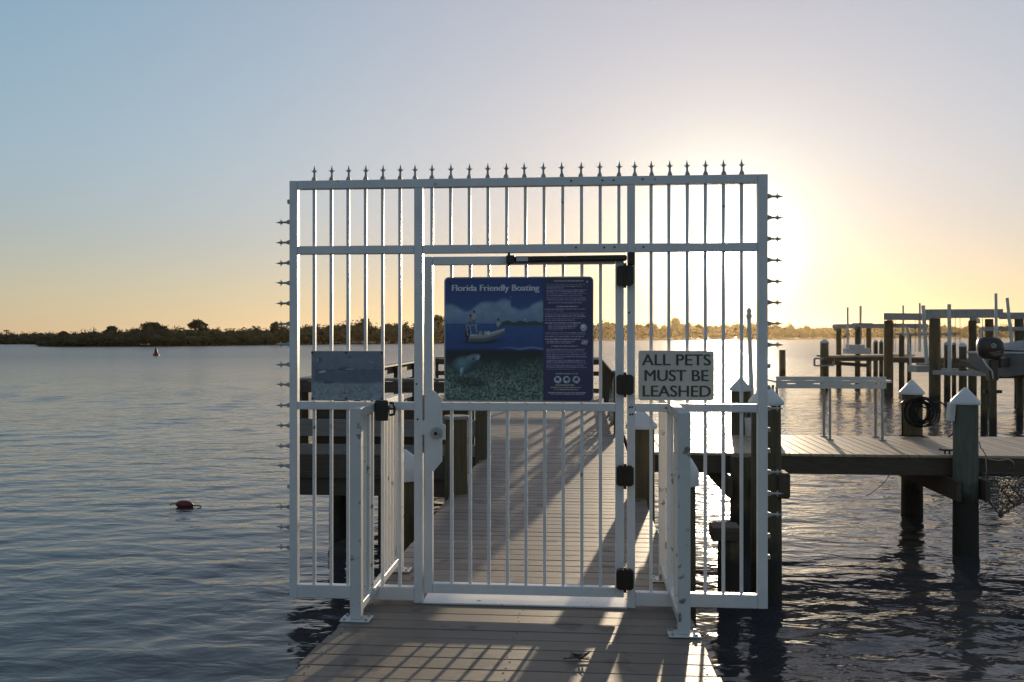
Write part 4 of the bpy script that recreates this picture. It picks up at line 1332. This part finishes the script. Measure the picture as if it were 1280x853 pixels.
# --- the outer dock
D_ = 50.0
far_pile(1030.5, 49.5, 10.5, 428, "thick white capped piling at the outer dock's left end", 'small')
far_pile(1048.5, 51, 6.5, 409, "outer lift's left front post", None)
far_pile(1072, 50, 6.5, 409, "outer lift's middle post with hoist above", None)
far_pile(1086, 56, 6.0, 410, "outer lift's pair post farther back", None)
far_pile(1094.5, 57, 5.5, 427, "low capped piling behind the outer dock, left of a pair", 'small')
far_pile(1101.5, 57, 5.0, 427, "low capped piling behind the outer dock, right of a pair", 'small')
od = thing("outer_dock", "distant low dock with storage boxes beyond the boat lifts", "dock", P(1075, 447, D_))
a, b = P(1034, 445.5, D_), P(1128, 444, D_ + 1)
MB().beam(a, b, 2.2, .10).build("deck_slab", M['plank'], od)
a, b = P(1031, 449.5, D_ - 1.1), P(1128, 448.5, D_ - .2)
MB().beam(a, b, .10, .22).build("fascia", M['timber'], od)
a, b = P(1034, 453.5, D_ - .9), P(1084, 457, D_ - .4)
MB().beam(a, b, .10, .2).build("brace", M['timber'], od)
for (u0, u1, v0, v1) in ((1056, 1063, 442.5, 436), (1059.5, 1079, 442.5, 431), (1079.5, 1086, 442.5, 435.5)):
    p0, p1 = P(u0, v0, D_ - .3), P(u1, v1, D_ - .3)
    tag(MB().box(p0.x, p1.x, p0.y - .3, p0.y + .4, p0.z, p1.z, .02).build("dock_box", M['pvc'], None, ((p0.x + p1.x) / 2, p0.y, p0.z)),
        {1056: "smallest left storage box on the outer dock", 1059.5: "tall middle storage box on the outer dock", 1079.5: "right storage box on the outer dock"}[u0], "storage box", "storage boxes on the outer dock")
fr = MB()
fa, fb, fc, fd = P(1018, 448.5, 49), P(1042, 448, 49), P(1042, 457, 49), P(1018, 457.5, 49)
for a, b in ((fa, fb), (fb, fc), (fc, fd), (fd, fa)):
    fr.beam(a, b, .10, .09)
tag(fr.build("bumper_frame", M['galv'], None, (fa + fc) / 2), "square metal bumper frame round the outer dock's end piling", "frame")
def lift(label, beams, poles, loc, wires=(), group="boat lift frames"):
    t = thing("boat_lift", label, "boat lift", loc, group)
    for (a, b, w, h) in beams:
        MB().beam(a, b, w, h, .01).build("beam", M['galv'], t)
    for (a, b, r, mm) in poles:
        c = MB(); c.cyl(a, b, r, None, 8); c.build("guide_pole", M[mm], t)
    for (a, b) in wires:
        c = MB(); c.cyl(a, b, .012, None, 5); c.build("cable", M['bronze'], t)
    return t


bz = lambda u, v, D: P(u, v, D)
ol = lift("outermost boat lift with two thin guide poles, beside the storage boxes",
          [(bz(1042, 408.2, 51), bz(1108, 407.6, 50.5), .25, .26), (bz(1042.5, 408, 50.9), bz(1082, 408.5, 56.5), .2, .2), (bz(1066, 406.0, 49.7), bz(1090, 406.0, 49.7), .25, .18)],
          [(bz(1060, 436, 50), bz(1059.6, 384.5, 50), .055, 'pvc'), (bz(1075.5, 430, 50), bz(1075.7, 382.5, 50), .065, 'pvc')], bz(1072, 408, 50),
          [(bz(u, 410.5, 50.5), bz(u + .5, 436, 50.5)) for u in (1055, 1057.5, 1080, 1082.5)])
hoist = MB(); hoist.cyl(bz(1068, 408.6, 49.4), bz(1071.5, 408.6, 49.4), .16, None, 10); hoist.build("hoist_motor", M['galv'], ol)
hoist = MB(); hoist.cyl(bz(1043, 410, 50.7), bz(1046, 410, 50.7), .18, None, 10); hoist.build("hoist_motor", M['galv'], ol)
# --- the middle lift (G) and the near lift (F)
far_pile(1110.5, 44, 11, 401, "thick post at the left end of the middle boat lift", None)
far_pile(1168.5, 35.5, 13.5, 398.5, "thickest near post at the left end of the near boat lift", None)
far_pile(1127, 46, 6.5, 419, "slim post left of centre under the middle boat lift", None)
far_pile(1136.5, 50, 5, 419, "slim dark post behind the middle boat lift's guide poles", None)
far_pile(1184, 40, 7.5, 430, "short white capped piling right of the thickest post", 'small')
far_pile(1192.5, 42, 5, 430, "short white capped piling partly behind another, middle of three", 'small')
far_pile(1203.5, 34, 9, 432, "short white capped piling in front of the tall middle post", 'small')
far_pile(1215.5, 38, 9.5, 401, "tall post in the middle of the near boat lift", None)
far_pile(1236.5, 39, 10, 399, "tall post right of the middle, above the outboard motor", None)
far_pile(1274, 37, 11, 399, "tall post at the right edge of the near boat lift", None)
far_pile(1230, 27, 8, 470, "dark piling just under the outboard motor, left of two", None)
far_pile(1241, 26, 9, 474, "dark piling just under the outboard motor, right of two", None)
far_pile(1275, 28, 8, 466, "dark piling under the boat's bow side at the picture's edge", None)
MLB = [(bz(1104.8, 395.8, 44), bz(1172, 396.5, 43), .3, .34), (bz(1110, 407, 52), bz(1160, 408, 51), .25, .25), (bz(1118, 418, 47), bz(1196, 418, 46), .12, .12), (bz(1112, 396, 44.2), bz(1112, 403.5, 56), .25, .3)]
lift("middle boat lift with slim white guide poles left of the thickest post", MLB,
     [(bz(1138.5, 459, 43), bz(1134, 408, 43), .06, 'pvc'), (bz(1129, 420, 44), bz(1129, 382, 44), .045, 'pvc'), (bz(1158.5, 455, 41), bz(1154, 382, 41), .09, 'pvc'), (bz(1150, 440, 46), bz(1149.8, 379, 46), .05, 'pvc')],
     bz(1135, 400, 44), [(bz(u, 399, 44), bz(u, 440, 44)) for u in (1117, 1119, 1144, 1148)])
lift("near boat lift holding the boat, with long top beam", 
     [(bz(1160.5, 392.5, 35.5), bz(1250, 392.0, 37), .32, .36), (bz(1250.5, 395.0, 37.2), bz(1300, 395.0, 37.2), .28, .28), (bz(1231, 411.5, 34), bz(1300, 411.0, 34), .2, .15),
      (bz(1166, 393, 36), bz(1172, 398.5, 47), .25, .3), (bz(1216, 399.5, 38), bz(1222, 402, 46), .25, .22)],
     [(bz(1187, 470, 35), bz(1186.5, 380.5, 35), .075, 'pvc'), (bz(1245.5, 430, 33), bz(1244.8, 367, 33), .055, 'pvc'), (bz(1266, 442, 33), bz(1258.8, 372.5, 33), .06, 'pvc'), (bz(1225.5, 470, 32), bz(1226, 410, 32), .05, 'pvc')],
     bz(1220, 392, 36), [(bz(u, 398, 36.5), bz(u, 445, 36.5)) for u in (1194, 1200, 1228, 1265)])
# walkways between the lifts
wk = thing("lift_walkway", "low grey plank walkway between the boat lift posts", "walkway", bz(1170, 455, 42))
MB().beam(bz(1116, 447.5, 46), bz(1215, 449, 44), 1.4, .12).build("deck_slab", M['plank'], wk)
MB().beam(bz(1116, 450.5, 45.2), bz(1215, 452.5, 43.2), .08, .24).build("fascia", M['timber'], wk)
MB().beam(bz(1140, 461, 40), bz(1164, 461, 40), .9, .3).build("float_block", M['galv'], wk)
MB().beam(bz(1148, 458.5, 42), bz(1200, 459, 42), .5, .3).build("cross_beam", M['timber'], wk)
w2 = thing("lift_cradle", "grey lift cradle and bunk boards under the boat with the outboard motor", "lift cradle", bz(1235, 465, 30))
MB().beam(bz(1170, 466, 34), bz(1240, 468, 31), .3, .16, .01).build("cradle_beam", M['galv'], w2)
MB().beam(bz(1180, 463, 37), bz(1290, 466, 33), .3, .16, .01).build("cradle_beam", M['galv'], w2)
MB().beam(bz(1205, 453, 33), bz(1232, 461, 31), .4, .2, .01).build("bunk_board", M['timber'], w2)
MB().beam(bz(1246, 469, 28), bz(1296, 469, 27.5), .4, .2, .01).build("bunk_board", M['timber'], w2)

# the boat with its outboard motor
bt = thing("motor_boat", "covered grey motor boat on the near lift, cut by the picture's edge", "boat", bz(1290, 460, 28))
ax = (P(1300, 450, 30) - P(1255, 450, 27)).normalized(); ax.z = 0; ax.normalize()
sd = Vector((-ax.y, ax.x, 0))
st0 = bz(1256, 452, 27.0)
hb = MB(); rings = []
for i, f in enumerate((0, .15, .4, .65, .85, 1.0)):
    w_ = 1.05 * (1 - f ** 3.0); zk = -.48 + .40 * f ** 2
    c = st0 + ax * (5.4 * f)
    rings.append([c + sd * w_ + Vector((0, 0, .28)), c + sd * w_ * .92 + Vector((0, 0, -.12)), c + sd * w_ * .55 + Vector((0, 0, zk * .8)), c + Vector((0, 0, zk)), c - sd * w_ * .55 + Vector((0, 0, zk * .8)), c - sd * w_ * .92 + Vector((0, 0, -.12)), c - sd * w_ + Vector((0, 0, .28))])
vs_ = [p for r_ in rings for p in r_]; k_ = 7
fs_ = [(i * k_ + j, i * k_ + j + 1, (i + 1) * k_ + j + 1, (i + 1) * k_ + j) for i in range(5) for j in range(6)]
hb.add(vs_, fs_, 0, True); hb.add(rings[0], [tuple(range(7))])
hb.build("hull", M['hull'], bt)
cv = MB(); rings2 = []
for i, f in enumerate((0, .12, .35, .6, .85, .98)):
    w_ = 1.07 * (1 - f ** 3.0); c = st0 + ax * (5.4 * f)
    zz = .30 + (.05, .16, .34, .30, .20, .05)[i]
    rings2.append([c + sd * w_ + Vector((0, 0, .24)), c + sd * w_ * .6 + Vector((0, 0, .30 + (zz - .3) * .7)), c + Vector((0, 0, zz)), c - sd * w_ * .6 + Vector((0, 0, .30 + (zz - .3) * .7)), c - sd * w_ + Vector((0, 0, .24))])
vs_ = [p for r_ in rings2 for p in r_]
cv.add(vs_, [(i * 5 + j, (i + 1) * 5 + j, (i + 1) * 5 + j + 1, i * 5 + j + 1) for i in range(5) for j in range(4)], 0, True)
cv.build("boat_cover", M['canvas'], bt)
MB().beam(st0 + sd * 1.08 + Vector((0, 0, .27)), st0 - sd * 1.08 + Vector((0, 0, .27)), .06, .06, .01).build("gunwale", M['pvc'], bt)
om = thing("outboard_motor", "big dark outboard motor tilted at the boat's stern", "outboard motor", st0 - ax * .6)
mo = bz(1238, 436, 26.2)
cw = MB(); rings = []
for i, (z, lx_, ly2, ox) in enumerate(((-.30, .22, .16, .02), (-.22, .33, .22, 0), (0, .37, .25, 0), (.16, .36, .25, -.01), (.28, .30, .21, -.03), (.34, .18, .12, -.05))):
    rings.append([mo + Vector((ox + lx_ * math.copysign(abs(math.cos(t)) ** .7, math.cos(t)), ly2 * math.copysign(abs(math.sin(t)) ** .7, math.sin(t)), z)) for t in np.linspace(0, 2 * PI, 16, endpoint=False)])
vs_ = [p for r_ in rings for p in r_]
cw.add(vs_, [(i * 16 + j, i * 16 + (j + 1) % 16, (i + 1) * 16 + (j + 1) % 16, (i + 1) * 16 + j) for i in range(5) for j in range(16)], 0, True)
cw.add(rings[-1], [tuple(range(16))]); cw.add(rings[0], [tuple(reversed(range(16)))])
cw.build("cowl", M['motor'], om)
bd = MB(); bd.tube([mo + Vector((-.02 + .06 * math.cos(t_), -.258, .09 + .06 * math.sin(t_))) for t_ in np.linspace(0, 2 * PI, 18)], .012, 5); bd.beam(mo + Vector((-.05, -.258, .06)), mo + Vector((.01, -.258, .12)), .01, .012)
bd.build("emblem", M['silver'], om)
sd_ = MB()
for k_ in range(3):
    sd_.obox(mo + Vector((.02 + .03 * k_, -.256, -.10 - .045 * k_)), Vector((1, 0, .16)).normalized(), (0, 1, 0), Vector((-.16, 0, 1)).normalized(), .17 - .03 * k_, .003, .007)
sd_.build("stripe_decal", M['galv'], om)
lg_ = MB(); lg_.beam(mo + Vector((.02, 0, -.32)), mo + Vector((.06, 0, -.95)), .26, .34, .04); lg_.build("midsection", M['motor'], om)
lg_ = MB(); lg_.beam(mo + Vector((.06, 0, -.96)), mo + Vector((.08, 0, -1.40)), .12, .24, .03); lg_.cyl(mo + Vector((-.18, 0, -1.28)), mo + Vector((.32, 0, -1.28)), .07, .05, 10); lg_.build("gearcase", M['motor'], om)
br = MB(); br.beam(mo + Vector((.18, 0, -.42)), st0 + Vector((0, 0, .0)), .3, .3, .03); br.build("transom_bracket", M['motor'], om)
cb_ = MB(); cb_.tube([mo + Vector((-.30, -.2, -.30)), mo + Vector((-.2, -.22, -.5)), mo + Vector((-.05, -.22, -.66)), mo + Vector((-.02, -.22, -.9))], .022, 6); cb_.build("hose", M['pvc'], om)

# ------------------------------------------------------------------ floats and marks on the water
fx_, fy_ = ground(231, 15.1)
fl = thing("crab_float", "dark red float lying in the water left of the gate", "float", (fx_, fy_, WATER))
f1 = MB()
for i in range(9):
    pass
prof = [(.005, -.155), (.04, -.145), (.07, -.10), (.088, -.04), (.09, .04), (.07, .10), (.04, .14), (.005, .155)]
vs_, n8 = [], 14
for r_, t in prof:
    for i in range(n8):
        a = 2 * PI * i / n8
        vs_.append((fx_ + t, fy_ + r_ * math.cos(a), WATER + .035 + r_ * math.sin(a) * (0.85) - t * .08))
f1.add(vs_, [(j * n8 + i, j * n8 + (i + 1) % n8, (j + 1) * n8 + (i + 1) % n8, (j + 1) * n8 + i) for j in range(7) for i in range(n8)], 0, True)
f1.build("float_body", M['red'], fl)
f2 = MB(); f2.tube([(fx_ - .13, fy_, WATER + .05), (fx_ - .24, fy_, WATER + .045), (fx_ - .26, fy_ - .01, WATER + .02)], .010, 6)
f2.tube([(fx_ + .13, fy_, WATER + .03), (fx_ + .24, fy_ - .02, WATER + .03), (fx_ + .30, fy_ - .02, WATER + .012)], .010, 6)
f2.build("rope_end", M['hose'], fl)
bx2, by2 = ground(195, 128)
by = thing("channel_buoy", "small dark conical channel buoy off the mangrove shore", "buoy", (bx2, by2, WATER))
b1 = MB(); b1.lathe((bx2, by2, WATER), [(.42, -.2), (.44, .22), (.24, .30), (.22, .75), (.10, 1.05), (.03, 1.22)], 12); b1.build("buoy_body", M['red'], by)
b1 = MB(); b1.lathe((bx2, by2, WATER), [(.04, 1.2), (.06, 1.26), (.02, 1.36)], 8); b1.build("lantern", M['black'], by)
bx3, by3 = ground(57.5, 240)
rk = MB(); rk.lathe((bx3, by3, WATER), [(.9, -.3), (1.0, .12), (.7, .35), (.2, .5)], 10, wob=.15)
tag(rk.build("shoal_rock", M['mud'], None, (bx3, by3, WATER)), "small dark rock at the water's edge off the island's left tip", "rock")


# ------------------------------------------------------------------ far shores
def leaves_mesh(name, centers, radii, n_leaf, leaf, mat, blob=0.62, seed=0, parent=None, loc=(0, 0, 0)):
    """crowns of small leaf faces spread through ellipsoids, round darker irregular cores"""
    g = np.random.default_rng(seed)
    V, F = [], []
    k = 0
    C = np.asarray(centers, float); Rr = np.asarray(radii, float)
    m = len(C)
    d = g.normal(size=(m, n_leaf, 3)); d /= np.linalg.norm(d, axis=2, keepdims=True)
    lump = 1 + 0.22 * np.sin(d[..., 0:1] * 5 + C[:, None, 0:1]) * np.sin(d[..., 2:3] * 6 + C[:, None, 1:2])
    rad = (0.55 + 0.5 * g.random((m, n_leaf, 1)) + 0.28 * g.random((m, n_leaf, 1)) ** 5) * lump
    pos = C[:, None, :] + d * rad * Rr[:, None, :]
    pos = pos.reshape(-1, 3)
    nrm = (d.reshape(-1, 3) + g.normal(size=pos.shape) * 0.7); nrm /= np.linalg.norm(nrm, axis=1, keepdims=True)
    t = np.cross(nrm, g.normal(size=pos.shape)); t /= np.linalg.norm(t, axis=1, keepdims=True)
    b = np.cross(nrm, t)
    s = (leaf * (0.5 + g.random((len(pos), 1))))
    q = np.stack([pos - t * s, pos - b * s * .6, pos + t * s, pos + b * s * .6], 1).reshape(-1, 3)
    V.append(q); F.append((np.arange(len(pos) * 4).reshape(-1, 4))); k = len(q)
    # cores: low-poly bumpy ellipsoids
    if blob > 0:
        ico = bpy.data.meshes.new("tmp")
        import bmesh
        bm = bmesh.new(); bmesh.ops.create_icosphere(bm, subdivisions=2, radius=1.0)
        iv = np.array([v.co[:] for v in bm.verts]); fi = np.array([[v.index for v in f.verts] for f in bm.faces]); bm.free()
        bpy.data.meshes.remove(ico)
        bp = C[:, None, :] + iv[None] * Rr[:, None, :] * blob * (0.85 + 0.3 * g.random((m, len(iv), 1)))
        tri = (fi[None] + (np.arange(m) * len(iv))[:, None, None]).reshape(-1, 3) + k
        V.append(bp.reshape(-1, 3))
    verts = np.concatenate(V) - np.asarray(loc)
    quads = F[0]
    loops = [quads.ravel()]; starts = [np.arange(len(quads)) * 4]
    if blob > 0:
        loops.append(tri.ravel()); starts.append(len(quads) * 4 + np.arange(len(tri)) * 3)
    loops = np.concatenate(loops).astype(np.int32); starts = np.concatenate(starts).astype(np.int32)
    me = bpy.data.meshes.new(name)
    me.vertices.add(len(verts)); me.vertices.foreach_set("co", verts.astype(np.float32).ravel())
    me.loops.add(len(loops)); me.loops.foreach_set("vertex_index", loops)
    me.polygons.add(len(starts)); me.polygons.foreach_set("loop_start", starts)
    me.update(calc_edges=True)
    me.materials.append(mat)
    o0 = origin(parent) if parent is not None else Vector()
    return link(name, me, parent, Vector(loc) - o0)


def interp(ctrl, u, i):
    us = [c[0] for c in ctrl]
    return float(np.interp(u, us, [c[i] for c in ctrl]))


def woods(name, label, ctrl, u0, u1, step_m, rows, row_gap, n_leaf, leaf, seed, ext=6.0):
    g = np.random.default_rng(seed)
    C, R = [], []
    u = u0
    while u < u1:
        D = interp(ctrl, u, 1); vt = interp(ctrl, u, 2)
        for r in range(rows):
            Dd = D + 1.5 + r * row_gap * (0.7 + 0.6 * g.random())
            uu = u + g.normal() * step_m * .5 * FPX / D
            top = CH + (HV - vt) / FPX * Dd
            h = (top - WATER) * ((0.45 + 0.25 * g.random()) if r == 0 else (0.66 + 0.32 * g.random()))
            w = ext * (0.32 + 0.25 * g.random())
            p = P(uu, HV, Dd)
            C.append((p.x, p.y, WATER + h * .52)); R.append((w, w * 1.1, h * .50))
        u += step_m * FPX / D
    o = leaves_mesh(name, C, R, n_leaf, leaf, M['leaf'], 0.80, seed)
    tag(o, label, None, None, "stuff")
    return o


shore = [(62, 236, 424), (70, 231, 420), (85, 231, 416), (100, 231, 412), (115, 232, 415), (140, 234, 409), (150, 235, 410), (170, 237, 407), (190, 240, 405), (205, 243, 408), (225, 247, 409), (260, 255, 409), (300, 265, 408), (335, 275, 406), (375, 286, 406), (415, 300, 402), (455, 312, 400.5), (480, 320, 402), (525, 335, 402), (545, 340, 397), (600, 380, 398), (650, 430, 399), (700, 480, 399.5), (750, 540, 400), (800, 600, 402), (846, 640, 401), (870, 650, 403), (960, 660, 402), (985, 680, 402.5), (1000, 720, 405), (1060, 800, 406), (1100, 850, 405), (1280, 900, 405), (1900, 950, 406)]
woods("mangrove_island", "dense olive mangrove wood along the left shore", shore, 64, 545, 2.6, 4, 3.0, 330, .32, 5, 6.0)
woods("far_shore_woods", "hazy low woods along the far shore behind the lifts", shore, 545, 1800, 4.0, 3, 6.0, 420, .42, 6, 11.0)
left_bank = [(-700, 380, 412), (0, 300, 415), (30, 297, 415.5), (60, 292, 415), (90, 285, 415), (140, 290, 415)]
woods("left_bank_woods", "low paler bushes of the bank at the far left", left_bank, -700, 130, 3.0, 3, 4.0, 260, .36, 8, 6.5)


def land(name, ctrl, us, depth, label):
    mb = MB(); a, b, c = [], [], []
    for u in us:
        D = interp(ctrl, u, 1)
        p = P(u, HV, D - .6); a.append((p.x, p.y, WATER - .25))
        p = P(u, HV, D + 3); b.append((p.x, p.y, WATER + .28))
        p = P(u, HV, D + depth); c.append((p.x, p.y, WATER + .6))
    n = len(us)
    mb.add(a + b + c, [(r * n + i, r * n + i + 1, (r + 1) * n + i + 1, (r + 1) * n + i) for r in range(2) for i in range(n - 1)])
    tag(mb.build(name, M['mud']), label, None, None, "structure")


land("shore_land", shore, [62 + 12 * i for i in range(150)], 120, "low muddy shore under the mangroves")
land("bank_land", left_bank, [-700 + 28 * i for i in range(30)], 90, "low muddy bank at the far left")


# single trees that stand out of the woods
def far_tree(u, D, vtop, wid, label, kind, seed, name="broadleaf_tree"):
    g = np.random.default_rng(seed)
    base = P(u, HV, D); base.z = WATER + .3
    top = CH + (HV - vtop) / FPX * D
    h = top - base.z
    t = thing(name, label, "tree", base, "trees standing out along the shore")
    tk = MB()
    lean = Vector((g.normal() * .04 * h, 0, 0))
    ctop = base + lean + Vector((0, 0, h * .78))
    tk.tube([base, base + lean * .4 + Vector((0, 0, h * .4)), ctop], .035 * h, 7)
    C, R = [], []
    nl = 7 if kind != 'palm' else 0
    for i in range(nl):
        a = 2 * PI * i / nl + g.random()
        rr = wid * (.25 + .45 * g.random())
        z = h * ((.70 + .18 * g.random()) if kind == 'umbrella' else (.48 + .36 * g.random()))
        c = base + lean + Vector((rr * math.cos(a), rr * math.sin(a), z))
        tk.tube([base + lean * .6 + Vector((0, 0, h * .45)), (ctop + c) / 2 - Vector((0, 0, h * .08)), c], .014 * h, 5)
        C.append(tuple(c)); R.append((wid * .42, wid * .42, h * (.10 if kind == 'umbrella' else .17)))
    if nl:
        c = base + lean + Vector((0, 0, h * .88)); C.append(tuple(c)); R.append((wid * .5, wid * .5, h * .12))
    tk.build("trunk", M['bark'], t)
    if nl:
        o = leaves_mesh("crown", C, R, 260, .26 if D < 400 else .5, M['needle'], .5, seed, t, tuple(base))
    else:
        f = MB()
        for i in range(16):
            a = 2 * PI * i / 16 + g.random() * .3; L = wid * (.8 + .3 * g.random()); up = .5 * g.random() - .1
            d = Vector((math.cos(a), math.sin(a), 0)); s = Vector((-d.y, d.x, 0)) * .16
            p0 = ctop; p1 = ctop + d * L * .5 + Vector((0, 0, L * (.25 + up * .4))); p2 = ctop + d * L + Vector((0, 0, -L * (.25 - up * .5)))
            f.add([p0 - s * .3, p0 + s * .3, p1 + s, p1 - s, p2], [(0, 1, 2, 3), (3, 2, 4)])
        f.build("crown", M['needle'], t)
    return t


far_tree(245, 262, 399.5, 2.7, "tallest umbrella shaped tree on the left island, sky showing under its crown", 'umbrella', 1, "umbrella_tree")
far_tree(254, 266, 404, 2.6, "rounder tree just right of the umbrella shaped one", 'round', 2)
far_tree(189, 250, 403, 3.6, "broad bushy tree crown rising from the left half of the island", 'round', 3)
far_tree(139, 246, 408, 2.0, "small round tree standing up near the island's left end", 'round', 4)
far_tree(345, 286, 403, 2.2, "tree standing up beside the gate's left spikes", 'round', 5)
far_tree(79, 240, 414.5, 1.4, "thin small tree at the island's left tip", 'umbrella', 6, "umbrella_tree")
far_tree(8, 305, 410.5, 1.6, "lone palm standing up at the far left bank", 'palm', 7, "palm_tree")
far_tree(458, 318, 397.5, 3.0, "tree crown rising behind the small faded sign", 'round', 8)
far_tree(548, 350, 393.5, 3.4, "tree crown rising just left of the big boating sign", 'round', 9)
far_tree(846, 650, 397.5, 4.0, "distant tree crown rising above the far shore behind the right pickets", 'round', 10)

# ------------------------------------------------------------------ the evening haze over the bay
hm, hn_, hl, hb_ = new_mat("haze")
hn_.remove(hb_)
vol = hn_.new("ShaderNodeVolumePrincipled")
vol.inputs['Color'].default_value = (1.0, 0.76, 0.44, 1)
vol.inputs['Density'].default_value = 0.00006
vol.inputs['Anisotropy'].default_value = 0.8
hl.new(vol.outputs[0], hn_["Material Output"].inputs['Volume'])
hz = MB(); hz.box(-3100, 3100, -3100, 3100, WATER - 2.0, 28.0)
tag(hz.build("haze", hm), "thin evening haze over the bay", None, None, "stuff")
